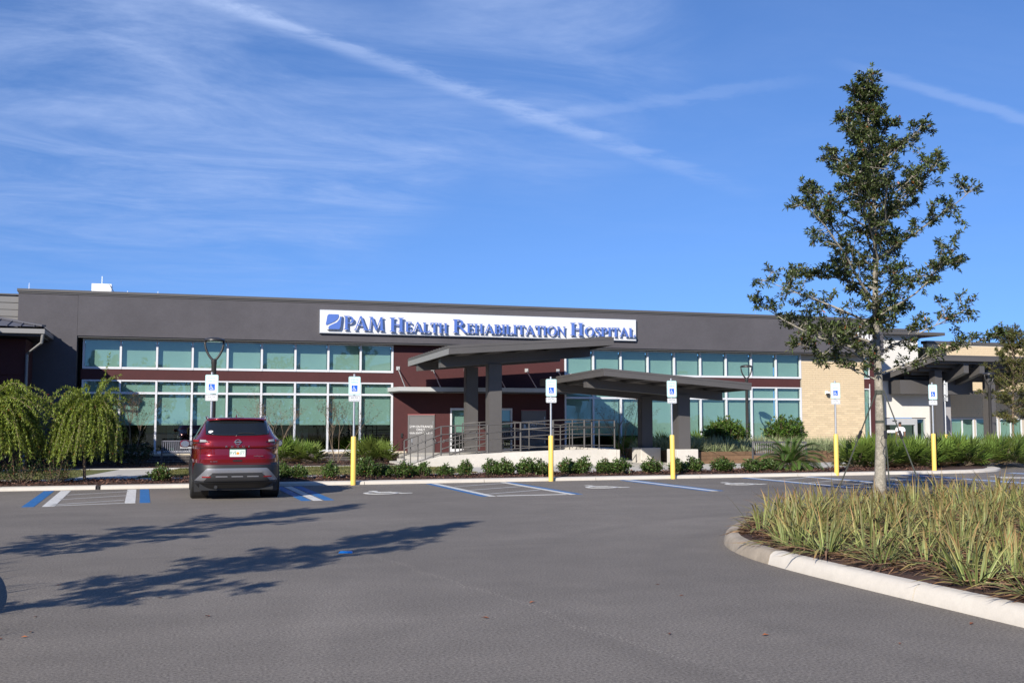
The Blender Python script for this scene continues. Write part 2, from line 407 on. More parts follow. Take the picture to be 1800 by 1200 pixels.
# access symbol: list of polygons (unit square, y up)
def arcpts(cx, cy, r, a0, a1, n): return [(cx+r*math.cos(R(a0+(a1-a0)*i/n)), cy+r*math.sin(R(a0+(a1-a0)*i/n))) for i in range(n+1)]
def ring(cx, cy, ro, ri, a0, a1, n=18): return arcpts(cx, cy, ro, a0, a1, n) + arcpts(cx, cy, ri, a1, a0, n)
ISA = [arcpts(.40, .88, .075, 0, 360, 12)[:-1],
       [(.36,.78),(.44,.78),(.47,.42),(.39,.40)], [(.44,.62),(.64,.62),(.64,.555),(.45,.555)],
       [(.42,.47),(.66,.47),(.66,.39),(.42,.39)], [(.59,.45),(.67,.45),(.80,.15),(.72,.13)], [(.74,.20),(.87,.24),(.89,.17),(.76,.12)],
       ring(.44, .32, .27, .20, 120, 352)]

# ================================================================== ground
YK = 27.0                                   # kerb line in front of the accessible bays
structure(MB().slab([(-900,-700),(900,-700),(900,1500),(-900,1500)], -.6, -.30).build('ground', M_earth))
structure(MB().slab([(-90,-60),(95,-60),(95,YK+.15),(-90,YK+.15)], -.05, 0).build('parking_lot', M_asphalt))
structure(MB().slab([(24.4,YK+.15),(95,YK+.15),(95,41.0),(31,41.0),(27.6,33),(26.0,29.4)], -.05, 0.0).build('entrance_road', M_asphalt))
def strip_poly(pts, w):
    pts = [Vector((p[0], p[1])) for p in pts]; L = []; Rr = []
    for i, p in enumerate(pts):
        d = (pts[min(i+1, len(pts)-1)]-pts[max(i-1, 0)]).normalized(); n = Vector((-d.y, d.x)); L.append(p+n*w)
    return pts, L
def kerb_run(name, pts, w, h, m, parent=None, lean=.03):
    """kerb along pts (outer foot line), body on the left-hand side, rolled outer top edge"""
    P, _ = strip_poly(pts, w); mb = MB(); prof = [(0, -.04), (.0, .01), (lean*.5, h*.72), (lean+.012, h*.94), (lean+.045, h), (w-.012, h), (w, h-.014), (w, -.04)]
    k = len(prof); rows = []
    for i, p in enumerate(P):
        d = (P[min(i+1, len(P)-1)]-P[max(i-1, 0)]).normalized(); n = Vector((-d.y, d.x))
        rows.append([(p.x+n.x*a, p.y+n.y*a, z) for a, z in prof])
    for r in rows: mb.v += r
    for i in range(len(rows)-1):
        for j in range(k-1):
            mb.f.append((i*k+j, (i+1)*k+j, (i+1)*k+j+1, i*k+j+1))
    mb.f.append(tuple(range(k))); mb.f.append(tuple((len(rows)-1)*k+j for j in reversed(range(k))))
    return mb.build(name, m, parent, smooth=True)
# lot kerb: straight sections with joints
kx = [-60, -50, -40, -30, -22, -15, -10.5, -6.9, -3.7, -1.62, -1.52, 1.6, 4.8, 8.0, 11.2, 14.4, 17.6, 20.8, 23.0]
for a, b in zip(kx[:-1], kx[1:]):
    if abs(a+1.62) < .01: continue
    structure(kerb_run('kerb', [(a+.008, YK), (b-.008, YK)], .40, .085, M_kerb))
crv = [(23.0, YK), (24.2, YK+.10), (25.3, YK+.55), (26.2, YK+1.3), (26.9, YK+2.4), (27.4, YK+3.9), (28.2, 34), (31.5, 40.8)]
structure(kerb_run('kerb', crv, .40, .085, M_kerb))
structure(box('kerb_joint_filler', M_bronze, None, -1.60, -1.54, YK+.02, YK+.38, -.03, .079))
# planting strip, walk, lawn, paving
bed = MB(); nx, ny = 130, 6; k0 = 0
def grid_sheet(x0, x1, y0, y1, nx, ny, zf):
    mb = MB()
    for j in range(ny+1):
        for i in range(nx+1):
            x = x0+(x1-x0)*i/nx; y = y0+(y1-y0)*j/ny; mb.v.append((x, y, zf(x, y)))
    for j in range(ny):
        for i in range(nx):
            a = j*(nx+1)+i; mb.f.append((a, a+1, a+nx+2, a+nx+1))
    return mb
def wob(x, y): return .018*math.sin(x*3.1+1.3*y)+.014*math.sin(x*7.7-y*5.1)+.01*math.sin(x*15+y*11)
structure(grid_sheet(-60, 23.4, YK+.39, 29.55, 420, 14, lambda x, y: .075+wob(x, y)+(.03 if YK+.6 < y < 29.3 else -.01)).build('mulch_bed', M_mulch, smooth='all'))
structure(MB().slab([(23.2,YK+.42),(24.2,YK+.5),(25.1,YK+.9),(25.9,YK+1.6),(26.5,YK+2.6),(27.2,31.2),(26.0,32.6),(23.2,31.0)], 0, .10).build('mulch_bed', M_mulch))
for i, a in enumerate(np.arange(-58.5, 9.0, 1.5)):
    structure(MB().slab([(a+.006,29.5),(a+1.494,29.5),(a+1.494,31.0),(a+.006,31.0)], -.1, .05).build('walk_slab', M_conc))
structure(MB().slab([(-.9,31.0),(9.0,31.0),(9.0,36.6),(.4,36.6)], -.1, .06).build('lawn', M_lawn))
structure(MB().slab([(-60,31.0),(-2.6,31.0),(-1.5,36.6),(-60,36.6)], -.1, .055).build('lawn', M_lawn))
structure(MB().slab([(-2.6,31.0),(-.9,31.0),(.4,36.6),(-1.5,36.6)], -.1, .05).build('walk_slab', M_conc))
structure(box('lawn_edging', M_conc, None, -60, 9.0, 36.6, 36.9, -.1, .075))
structure(box('building_bed', M_mulch, None, -60, 9.0, 36.9, 42.25, -.1, .03))
for i, a in enumerate(np.arange(9.0, 21.1, 3.0)):
    for y0, y1 in ((29.5, 31.8), (31.8, 34.9)):
        structure(MB().slab([(a+.006,y0+.006),(a+2.994,y0+.006),(a+2.994,y1-.006),(a+.006,y1-.006)], -.1, .045).build('paving_slab', M_conc))
structure(box('paving', M_conc, None, 24.0, 26.6, 32.7, 34.9, -.1, .043))
structure(box('paving', M_conc, None, 15.4, 26.6, 34.9, 42.25, -.1, .04))
structure(box('lawn', M_lawn, None, 22.6, 27.6, 31.15, 32.65, -.1, .058))
structure(box('lawn', M_lawn, None, 26.62, 32.2, 34.95, 41.2, -.1, .06))
structure(box('paving', M_conc, None, 26.62, 60, 41.22, 46.9, -.1, .05))

# bay markings (painted sheets)
def paint(name, quad, m, z=.004): return structure(MB().slab(quad, z-.003, z).build(name, m))
Y1, Y0 = 26.85, 22.15
def bay(x0, x1, m, ya=Y0, yb=Y1, lean=.10): return paint('bay_line', [(x0+lean, ya), (x1+lean, ya), (x1, yb), (x0, yb)], m)
def hatch(xa, xb, ys, w=.075, slope=.95):
    for y in ys: paint('hatch_line', [(xa, y), (xa, y+w*1.3), (xb, y+slope+w*1.3), (xb, y+slope)], M_pline_thin)
# left aisle
bay(-2.72, -2.50, M_pblue, 21.95, 26.75); bay(-2.36, -2.14, M_pline, 21.95, 26.75)
bay(-.90, -.70, M_pline, 22.35, 26.75); bay(-.62, -.42, M_pblue, 22.35, 26.75)
paint('bay_line', [(-2.13, 22.05), (-2.13, 22.16), (-.81, 22.45), (-.81, 22.36)], M_pline_thin)
hatch(-2.12, -.84, (22.35, 23.75, 25.15), .08, .85)
# line between the red car and the next bay
bay(2.50, 2.70, M_pblue, 21.9, 26.7); bay(2.74, 2.93, M_pline, 21.9, 26.7); bay(2.97, 3.17, M_pblue, 21.9, 26.7)
# aisles and bay lines to the right
for x0 in (6.36, 15.6):
    bay(x0, x0+.13, M_pblue, 21.95, 26.8); bay(x0+.16, x0+.30, M_pline, 21.95, 26.8)
    bay(x0+2.02, x0+2.16, M_pline, 21.95, 26.8); bay(x0+2.19, x0+2.32, M_pblue, 21.95, 26.8)
    paint('bay_line', [(x0+.45, 21.97), (x0+.45, 22.10), (x0+2.05, 22.10), (x0+2.05, 21.97)], M_pline)
    hatch(x0+.42, x0+2.0, (22.6, 24.0, 25.4), .085, .95)
for x0 in (11.8, 21.0, 24.9):
    bay(x0, x0+.12, M_pblue, 22.0, 26.75); bay(x0+.14, x0+.30, M_pline, 22.0, 26.75); bay(x0+.32, x0+.44, M_pblue, 22.0, 26.75)
for sx, sy in ((4.76, 23.9), (10.3, 24.3), (14.2, 24.4), (19.6, 24.6), (23.2, 24.7)):
    mb = MB()
    for k, poly in enumerate(ISA): mb.slab([(sx+(p-.55)*1.5, sy+(q-.5)*1.25) for p, q in poly], .002, .004+.0006*k)
    structure(mb.build('access_symbol', M_pline))

# ================================================================== hospital building
YF, YW = 41.8, 42.3          # plane of the upper wall, plane of the glazing
B = thing('hospital_building', 'long low hospital building of dark grey stucco with two rows of green tinted windows', 'building')
X0, X1, XG0, XG1, XR = -5.32, 32.07, -3.12, 27.78, 32.16
box('upper_wall', M_stucco, B, -3.30, X1, YF, 44.6, 4.76, 6.33)
box('pier', M_stucco, B, X0, -3.306, YF+.006, 44.6, -.15, 6.33)
box('wall', M_stucco, B, -30, X0-.004, 42.2, 44.6, -.15, 6.1)
box('parapet_cap', M_cap, B, X0-.05, X1+.04, YF-.06, 44.64, 6.33, 6.43)
box('drip_edge', M_cap, B, X0-.02, X1+.02, YF-.025, YF-.001, 6.27, 6.328)
box('roof', M_cap, B, -30, 38, 44.6, 62, 6.0, 6.15)
box('soffit', M_cap, B, -3.30, X1, YF+.05, YW+.1, 4.70, 4.755)
for x in np.arange(-30, X0, .0) if False else ():
    pass
for k in range(4):
    box('siding_panel', M_roofpanel, B, -14, X0-.03, 42.14-.02*(k % 2), 42.19, 5.18+.255*k, 5.18+.255*k+.235)
box('siding_cap', M_cap, B, -14, X0-.02, 42.05, 42.4, 6.21, 6.26)
# spandrel bands, centre wall
for a, b in ((XG0-.06, 8.62), (16.10, XG1)):
    box('spandrel', M_maroon, B, a, b, YW, YW+.25, 3.16, 3.565)
def wall_with_holes(x0, x1, y0, y1, z0, z1, holes):
    mb = MB(); xs = sorted({x0, x1, *[h[0] for h in holes], *[h[1] for h in holes]})
    for a, b in zip(xs[:-1], xs[1:]):
        hs = sorted([h for h in holes if h[0] <= a+1e-6 and h[1] >= b-1e-6], key=lambda h: h[2]); z = z0
        for h in hs:
            if h[2] > z+1e-6: mb.box(a, b, y0, y1, z, h[2])
            z = h[3]
        if z < z1-1e-6: mb.box(a, b, y0, y1, z, z1)
    return mb
ENT = [(11.05, 11.98, .35, 2.15), (12.75, 13.75, .35, 2.15)]
wall_with_holes(8.62, 16.09, YW-.01, YW+.25, -.15, 4.70, ENT).build('centre_wall', M_maroon, B)
box('end_pier', M_maroon, B, 31.66, XR, YW-.005, 44.6, -.15, 4.70)
box('end_pier', M_maroon, B, 31.30, 31.655, YW+.05, 44.6, 3.15, 3.60)
box('sill', M_cream, B, XG0-.06, 9.2, YW-.09, YW-.012, .325, .395)
box('sill', M_cream, B, 16.1, 31.28, YW-.09, YW-.012, .325, .395)
box('plinth', M_dmortar, B, XG0-.06, 9.2, YW-.05, YW-.012, -.15, .322)
box('plinth', M_dmortar, B, 16.1, 31.28, YW-.05, YW-.012, -.15, .322)
# interior seen through the glass
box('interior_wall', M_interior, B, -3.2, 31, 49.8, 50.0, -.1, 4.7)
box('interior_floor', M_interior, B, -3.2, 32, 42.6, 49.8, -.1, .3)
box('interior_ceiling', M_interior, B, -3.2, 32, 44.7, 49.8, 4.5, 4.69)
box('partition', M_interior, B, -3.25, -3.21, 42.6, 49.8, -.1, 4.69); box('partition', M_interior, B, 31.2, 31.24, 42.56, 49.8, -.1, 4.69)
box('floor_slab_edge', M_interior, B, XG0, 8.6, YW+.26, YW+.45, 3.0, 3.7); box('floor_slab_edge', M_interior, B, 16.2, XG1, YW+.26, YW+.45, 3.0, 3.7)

def window(xa, xb, rows, shades, last=False, first=False):
    """one bay of the glazing: aluminium frame, a pane for each light, roller shades behind"""
    fw = .075; mb = MB(); zlo, zhi = rows[0][0], rows[-1][1]
    ya, yb = YW-.04, YW+.09
    mb.box(xa, xa+fw, ya, yb, zlo, zhi)
    if last: mb.box(xb-.002, xb+fw, ya, yb, zlo, zhi)
    xe = xb-.002
    for k, (a, b) in enumerate(rows):
        mb.box(xa+fw+.001, xe, ya+.012, yb-.01, a, a+(.085 if k == 0 else .05))
        mb.box(xa+fw+.001, xe, ya+.012, yb-.01, b-(.055 if k == len(rows)-1 else .03), b)
    w = mb.build('window', M_alu, B)
    for k, (a, b) in enumerate(rows):
        MB().add([(xa+fw+.001, YW+.03, a+.05), (xe, YW+.03, a+.05), (xe, YW+.03, b-.03), (xa+fw+.001, YW+.03, b-.03)], [(0,1,2,3)]).build('pane', M_glass, w)
    for (a, b) in shades:
        box('roller_shade', M_shade, w, xa+fw+.01, xe-.01, YW+.16, YW+.17, a, b)
NB = 9; p_ = (8.57-(-3.13))/NB
for i in range(NB):
    xa = -3.13+i*p_; xb = xa+p_
    window(xa, xb, [(3.565, 4.70)], [(3.60, 4.69)], i == NB-1)
    lo = 1.46 if i != 8 else 1.46
    window(xa, xb, [(.395, 2.66), (2.66, 3.16)], [(lo, 3.14)], i == NB-1)
q_ = (27.77-16.11)/NB
for i in range(NB):
    xa = 16.11+i*q_; xb = xa+q_
    window(xa, xb, [(3.565, 4.70)], [(3.60, 4.69)], i == NB-1)
    window(xa, xb, [(.395, 2.60), (2.60, 3.16)], [(.98 if i < 3 else .62, 3.14)], i == NB-1)
# narrow window in the end pier
box('interior_wall', M_interior, B, 31.31, 31.65, YW+.3, YW+.4, -.1, 4.7)
for a, b in ((-.05, 3.15), (3.6, 4.65)):
    mb = MB(); mb.box(31.30, 31.34, YW+.05, YW+.12, a, b); mb.box(31.62, 31.655, YW+.05, YW+.12, a, b)
    mb.box(31.342, 31.618, YW+.06, YW+.11, a, a+.05); mb.box(31.342, 31.618, YW+.06, YW+.11, b-.05, b)
    w = mb.build('window', M_alu, B)
    MB().add([(31.34,YW+.09,a+.04),(31.62,YW+.09,a+.04),(31.62,YW+.09,b-.04),(31.34,YW+.09,b-.04)], [(0,1,2,3)]).build('pane', M_glass, w)
    box('roller_shade', M_shade, w, 31.35, 31.61, YW+.16, YW+.17, a+.06, b-.05)

# dark brick base, brick by brick
def bricks(parent, name, m, x0, x1, z0, rows, Yface, L=.2925, Hh=.089, j=.0125, depth=.05, limit=300, order=None, jit=.002):
    proto = MB().box(-L/2, L/2, 0, depth, 0, Hh).mesh(name, m); halves = {}
    n = 0; rest = MB(); todo = []
    for r in range(rows):
        z = z0+r*(Hh+j); x = x0-(0 if r % 2 == 0 else (L+j)/2)
        while x < x1-.01:
            a, b = max(x, x0), min(x+L, x1)
            if b-a > .03: todo.append((a, b, z))
            x += L+j
    for a, b, z in todo:
        dy = random.uniform(-jit, jit)
        if n < limit:
            if abs(b-a-L) < .004: me = proto
            else:
                key = round(b-a, 2)
                if key not in halves: halves[key] = MB().box(-key/2, key/2, 0, depth, 0, Hh).mesh(name, m)
                me = halves[key]
            link(name, me, parent, ((a+b)/2, Yface+dy, z)); n += 1
        else: rest.box(a, b, Yface+dy, Yface+dy+depth, z, z+Hh)
    if rest.v:
        o = rest.build(name+'_courses', m, parent); o['kind'] = 'stuff'
plinth = [o for o in B.children if o.name.startswith('plinth')]
bricks(plinth[0], 'dark_brick', M_dbrick, XG0-.05, 9.19, -.105, 4, YW-.062)
bricks(plinth[1], 'dark_brick', M_dbrick, 27.8, 31.27, -.105, 4, YW-.062)
bw = box('brick_wall', M_mortar, B, 27.86, 31.29, YW, YW+.3, .40, 4.70)
bricks(bw, 'tan_brick', M_brick, 27.862, 31.285, .412, 39, YW-.012, depth=.03)

# doors of the centre wall
def gym_door(x0, x1, z0, z1, third):
    d = MB().box(x0+.05, x1-.05, YW-.035, YW-.013, z0, z1-.05).build('door', M_door, B, bevel=.004)
    MB().box(x0, x0+.048, YW-.05, YW-.012, z0, z1).box(x1-.048, x1, YW-.05, YW-.012, z0, z1).box(x0+.05, x1-.05, YW-.05, YW-.012, z1-.048, z1).build('door_frame', M_door, d)
    box('head_strip', M_pink, d, x0-.01, x1+.01, YW-.055, YW-.012, z1+.002, z1+.035)
    for zz in (z0+.25, z0+1.0, z1-.38): box('hinge', M_galv, d, x1-.075, x1-.045, YW-.05, YW-.036, zz, zz+.13)
    box('push_plate', M_galv, d, x0+.10, x0+.19, YW-.045, YW-.036, z0+.85, z0+1.05)
    xc = (x0+x1)/2
    text('lettering', 'GYM ENTRANCE', .135, M_whitepaint, d, (xc-.02, YW-.039, z1-.48), depth=.001)
    text('lettering', 'ONLY', .135, M_whitepaint, d, (xc-.02, YW-.039, z1-.60), depth=.001)
    text('lettering', third, .11, M_whitepaint, d, (xc-.02, YW-.039, z1-.74), depth=.001)
gym_door(9.27, 10.38, -.10, 1.86, 'MAIN ENTRANCE ->')
gym_door(14.15, 15.25, .42, 2.05, '<- MAIN ENTRANCE')
for x0, x1, z0, z1 in ENT:
    mb = MB(); mb.box(x0+.001, x0+.07, YW-.03, YW+.08, z0, z1-.001); mb.box(x1-.07, x1-.001, YW-.03, YW+.08, z0, z1-.001)
    mb.box(x0+.071, x1-.071, YW-.02, YW+.07, z0, z0+.12); mb.box(x0+.071, x1-.071, YW-.02, YW+.07, z1-.09, z1-.001)
    w = mb.build('glass_door', M_alu, B)
    MB().add([(x0+.07,YW+.02,z0+.1),(x1-.07,YW+.02,z0+.1),(x1-.07,YW+.02,z1-.06),(x0+.07,YW+.02,z1-.06)], [(0,1,2,3)]).build('pane', M_glass, w)
    box('roller_shade', M_shade, w, x0+.06, x1-.06, YW+.16, YW+.17, 1.15, z1)
box('key_pad', M_bronze, B, 8.98, 9.06, YW-.04, YW-.011, .95, 1.12)

# awning on rods
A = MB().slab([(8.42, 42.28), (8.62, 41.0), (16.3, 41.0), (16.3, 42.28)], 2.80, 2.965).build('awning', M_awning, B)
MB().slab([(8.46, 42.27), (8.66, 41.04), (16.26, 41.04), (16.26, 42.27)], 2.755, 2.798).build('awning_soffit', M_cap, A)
for x in (8.84, 10.29, 11.70, 13.02, 14.38, 15.80):
    MB().box(x-.07, x+.07, YW-.05, YW-.012, 3.68, 3.83).build('rod_plate', M_awning, A)
    MB().tube([(x, YW-.05, 3.74), (x+.05, 41.12, 2.97)], .022, 6).build('tie_rod', M_galv, A)

# roof furniture
for px, h in ((43, 24), (218, 16), (272, 17), (525, 10), (757, 13), (974, 13), (1331, 22), (1360, 14), (1200, 10)):
    x = onx(px, 44.2); z = ony(px, 520+.034*px, 44.2)[1]
    MB().tube([(x, 44.2, 6.4), (x, 44.2, 6.43+h*.021)], [.012, .006], 5).build('lightning_rod', M_galv, B)
t_ = thing('roof_unit', 'white box of rooftop equipment rising above the left end of the parapet', 'roof unit', (-2.7, 45.2, 6.15))
box('casing', M_whitepaint, t_, -.36, .38, -.4, .4, .3, .93); box('curb', M_cap, t_, -.3, .3, -.35, .35, 0, .3)
MB().tube([(.0, 0, .93), (0, 0, 1.28)], .012, 5).build('lightning_rod', M_galv, t_)
MB().tube([(.30, -.42, .9), (.42, -.45, .7), (.6, -.45, .45), (.7, -.4, .3)], .012, 5).build('cable', M_bronze, t_)
# house number
for ch, px in zip('1000', (1509, 1519, 1528.5, 1538)):
    x, z = ony(px, 592, YF-.05); text('numeral', ch, .60, M_whitepaint, B, (x, YF-.03, z), depth=.02, spacing=1)

# ------------------------------------------------------------------ main sign with serif letters
def glyph(ch):
    S, T, F = .155, .06, .055
    def stem(x, w=S, lo=0, hi=1, ser=.085):
        return [[(x, lo+F*.5), (x+w, lo+F*.5), (x+w, hi-F*.5), (x, hi-F*.5)],
                [(x-ser, lo), (x+w+ser, lo), (x+w+ser, lo+F*.55), (x+w, lo+F*1.5), (x, lo+F*1.5), (x-ser, lo+F*.55)],
                [(x-ser, hi), (x+w+ser, hi), (x+w+ser, hi-F*.55), (x+w, hi-F*1.5), (x, hi-F*1.5), (x-ser, hi-F*.55)]]
    def foot(x, w, z=0, up=False):
        s = -1 if up else 1
        return [[(x-.08, z), (x+w+.08, z), (x+w+.08, z+s*F*.55), (x+w, z+s*F*1.3), (x, z+s*F*1.3), (x-.08, z+s*F*.55)]]
    def bowl(x, z0, z1, rx, tk):
        c, r = (z0+z1)/2, (z1-z0)/2
        out = [(x+rx*math.sin(a), c+r*math.cos(a)) for a in np.linspace(0, math.pi, 15)]
        inn = [(x+(rx-tk)*math.sin(a), c+(r-T)*math.cos(a)) for a in np.linspace(math.pi, 0, 15)]
        return [out+inn, [(x-.12, z1-T), (x, z1-T), (x, z1), (x-.12, z1)], [(x-.12, z0), (x, z0), (x, z0+T), (x-.12, z0+T)]]
    if ch == 'H': return stem(.09)+stem(.58)+[[(.2, .47), (.62, .47), (.62, .54), (.2, .54)]], .94
    if ch == 'I': return stem(.09), .40
    if ch == 'L': return stem(.09)+[[(.2, 0), (.60, 0), (.66, .26), (.61, .26), (.50, .07), (.2, .07)]], .70
    if ch == 'T': return [[(.29, .03), (.46, .03), (.46, .96), (.29, .96)]]+foot(.29, .17)+[[(.0, .74), (.05, .74), (.12, .93), (.63, .93), (.70, .74), (.75, .74), (.73, 1), (.02, 1)]], .78
    if ch == 'E': return stem(.09)+[[(.2, 0), (.60, 0), (.65, .24), (.60, .24), (.50, .07), (.2, .07)], [(.2, .93), (.48, .93), (.56, .78), (.60, .78), (.59, 1), (.2, 1)], [(.2, .48), (.42, .48), (.46, .39), (.50, .39), (.50, .64), (.46, .64), (.42, .545), (.2, .545)]], .70
    if ch == 'P': return stem(.09)+bowl(.30, .44, 1, .36, .15), .70
    if ch == 'R': return stem(.09)+bowl(.30, .47, 1, .34, .15)+[[(.32, .50), (.48, .50), (.84, .05), (.90, .05), (.90, 0), (.70, 0)]], .90
    if ch == 'B': return stem(.09)+bowl(.30, .50, 1, .30, .14)+bowl(.30, 0, .55, .36, .15), .72
    if ch == 'A': return [[(.06, .03), (.12, .03), (.46, 1.02), (.40, 1.02)], [(.38, 1.02), (.50, 1.02), (.86, .03), (.68, .03)], [(.22, .32), (.68, .32), (.66, .39), (.24, .39)]]+foot(.05, .09)+foot(.68, .18), .93
    if ch == 'M': return [[(.09, .03), (.15, .03), (.22, .98), (.17, .98)], [(.16, 1), (.33, 1), (.60, .12), (.54, 0)], [(.54, 0), (.62, .12), (.92, 1), (.86, 1)], [(.83, .98), (.97, .98), (1.03, .03), (.86, .03)]]+foot(.08, .08)+foot(.86, .17)+[[(.08, .96), (.30, .96), (.30, 1.001), (.08, 1.001)], [(.88, .96), (1.06, .96), (1.06, 1.001), (.88, 1.001)]], 1.10
    if ch == 'N': return [[(.12, .03), (.18, .03), (.18, .95), (.12, .95)], [(.05, 1), (.24, 1), (.84, .0), (.78, -.03)], [(.72, .0), (.78, -.03), (.80, .97), (.74, .97)]]+foot(.11, .08)+foot(.72, .08, 1, True)+[[(.02, .955), (.2, .955), (.2, .999), (.02, .999)]], .92
    if ch == 'O':
        a = np.linspace(0, 2*math.pi, 33)
        o = [(.46+.45*math.cos(t), .5+.52*math.sin(t)) for t in a]; i = [(.46+.29*math.cos(t), .5+.46*math.sin(t)) for t in a[::-1]]
        return [o+i], .95
    if ch == 'S':
        cp = [(.55, .78), (.50, .90), (.36, .965), (.20, .93), (.125, .80), (.16, .66), (.32, .53), (.48, .41), (.54, .26), (.48, .10), (.32, .035), (.16, .08), (.09, .24)]
        w = [.03, .05, .065, .09, .13, .16, .17, .17, .15, .10, .065, .05, .03]; L = []; Rr = []
        for i, (x, z) in enumerate(cp):
            x0, z0 = cp[max(i-1, 0)]; x1, z1 = cp[min(i+1, len(cp)-1)]; l = math.hypot(x1-x0, z1-z0); nx, nz = -(z1-z0)/l, (x1-x0)/l
            L.append((x+nx*w[i]/2, z+nz*w[i]/2)); Rr.append((x-nx*w[i]/2, z-nz*w[i]/2))
        return [[L[i], L[i+1], Rr[i+1], Rr[i]] for i in range(len(cp)-1)]+[[(.50, .74), (.55, .74), (.57, 1.0), (.53, 1.0)], [(.07, .0), (.11, 0), (.14, .28), (.09, .28)]], .64
    return [], .3
SG = thing('hospital_sign', 'long white sign board with raised blue serif lettering on the dark grey upper wall', 'sign', (0, 0, 0))
YB = YF-.14
box('board', M_signboard, SG, 5.58, 19.2, YB, YF-.004, 5.085, 5.985, bevel=.008)
box('board_edge', M_galv, SG, 5.56, 19.22, YB+.02, YF-.003, 5.065, 6.005)
def letters(s, px0, px1, pyb, pyt):
    """word(s) fitted between two measured points; pyb/pyt = base line and cap line"""
    xa, z0 = ony(px0, pyb[0], YB); xb, z0b = ony(px1, pyb[1], YB); zt = ony(px0, pyt, YB)[1]; h = zt-z0
    wid = []; 
    for c in s: wid.append(glyph(c)[1])
    tot = sum(wid)-.08; sx = (xb-xa)/tot; x = xa
    for c, w in zip(s, wid):
        mb = MB(); zz = z0+(z0b-z0)*(x-xa)/(xb-xa)
        for k, poly in enumerate(glyph(c)[0]):
            mb.prism([(x+(p-.04)*sx, zz+q*h) for p, q in poly], YB-.145+.0011*k, YB-.075+.0007*k)
        mb.build('letter', M_signblue, SG); x += w*sx
letters('PAM', 604.5, 673, (579.5, 582), 555.5)
letters('H', 685, 711, (583, 583), 558.5); letters('EALTH', 712, 786.5, (583.5, 586), 566)
letters('R', 796, 819.5, (585, 585), 561.5); letters('EHABILITATION', 820, 992.5, (585.5, 590.5), 569)
letters('H', 1002, 1026, (589.5, 589.5), 567.5); letters('OSPITAL', 1027, 1115, (590.5, 592.5), 575)
def emb(pts): return [ony(a, b, YB) for a, b in pts]
E1 = emb([(574.5,555.5),(577,552.5),(594,552.8),(594.5,556.5),(592.5,561),(587,565.5),(579,569),(573,571.5),(572,570.5)])
E2 = emb([(599,556.5),(599.5,559),(597.5,575),(595.5,579),(577,578.6),(576,576.5),(578,573),(584,570),(591,567),(595.5,562),(597,556.8)])
for k, e in enumerate((E1, E2)): MB().prism(e, YB-.145+.001*k, YB-.07).build('emblem', M_signblue, SG)
# pale raised backing of the emblem (the white swoosh)
MB().prism(emb([(574,556),(577,551.8),(597,552.4),(600.5,555),(598,576),(595.5,579.6),(574,579.2),(571.5,576.5)]), YB-.120, YB-.078).build('emblem_backing', M_signboard, SG)

# ------------------------------------------------------------------ left wing with hipped metal roof
W = thing('side_wing', 'dark red side wing with a hipped standing seam roof at the left edge', 'building')
xe, ye, ze = -4.10, 38.9, 4.70
box('wall', M_maroon, W, -16, -4.78, 39.75, 42.1, -.15, 4.45)
MB().box(-16, -4.86, 39.72, 39.748, 3.2, 3.4).build('wall_band', M_maroon, W)
apex = Vector((-9.0, 44.4, 6.0)); c0 = Vector((xe-.06, ye+.06, ze+.12)); c1 = Vector((xe-.06, 41.78, ze+.12)); c2 = Vector((-16, ye+.06, ze+.12))
rt = MB(); hipx = c0 + (apex-c0)*.62
rt.add([c0, hipx, Vector((-16, hipx.y, hipx.z)), c2], [(0,1,2,3)]); 
bk = Vector((c0.x-2.2, 41.78, ze+.12+.62*.9)); rt.add([c0, c1, Vector((hipx.x, 41.78, hipx.z)), hipx], [(0,1,2,3)])
ro = rt.build('roof', M_roofseam, W)
for k in range(16):
    x = xe-.35-.42*k; f = min(1, max(0, (c0.x-x)/(c0.x-hipx.x))) if x > hipx.x else 1
    p0 = Vector((x, c0.y, c0.z+.012)); p1 = Vector((x, c0.y+(hipx.y-c0.y)*f, c0.z+(hipx.z-c0.z)*f+.012))
    if (p1-p0).length > .2: MB().bar(p0, p1, .03, .05).build('seam', M_roofseam, ro)
for k in range(7):
    y = ye+.45+.42*k
    if y < 41.7:
        f = min(1, (y-c0.y)/(hipx.y-c0.y)); MB().bar((c0.x, y, c0.z+.012), (c0.x+(hipx.x-c0.x)*f, y, c0.z+(hipx.z-c0.z)*f+.012), .03, .05).build('seam', M_roofseam, ro)
MB().bar(c0+Vector((.03,-.03,.03)), hipx+Vector((0,0,.03)), .16, .06).build('hip_cap', M_roofseam, ro)
MB().box(-16, xe, ye-.02, ye+.11, ze-.12, ze+.04).box(xe-.12, xe+.001, ye+.112, 41.78, ze-.12, ze+.04).build('gutter', M_gutter, W)
MB().box(-16, xe-.14, ye+.12, 39.74, ze-.20, ze-.06).box(-4.77, xe-.14, 39.745, 41.78, ze-.20, ze-.06).build('eave_soffit', M_cap, W)
MB().tube([(xe-.06, ye+.05, ze-.1), (xe-.10, ye+.12, ze-.42), (-4.72, 39.68, ze-.78), (-4.72, 39.68, 0.05)], .05, 6).build('downspout', M_gutter, W)

FW = thing('forward_wing', 'flat-topped dark stucco wing standing forward of the red side wing, outside the left edge', 'building')
box('wall', M_stucco, FW, -17, -7.33, 31.4, 39.7, -.1, 5.9); box('parapet_cap', M_cap, FW, -17.05, -7.30, 31.35, 39.74, 5.902, 6.0)

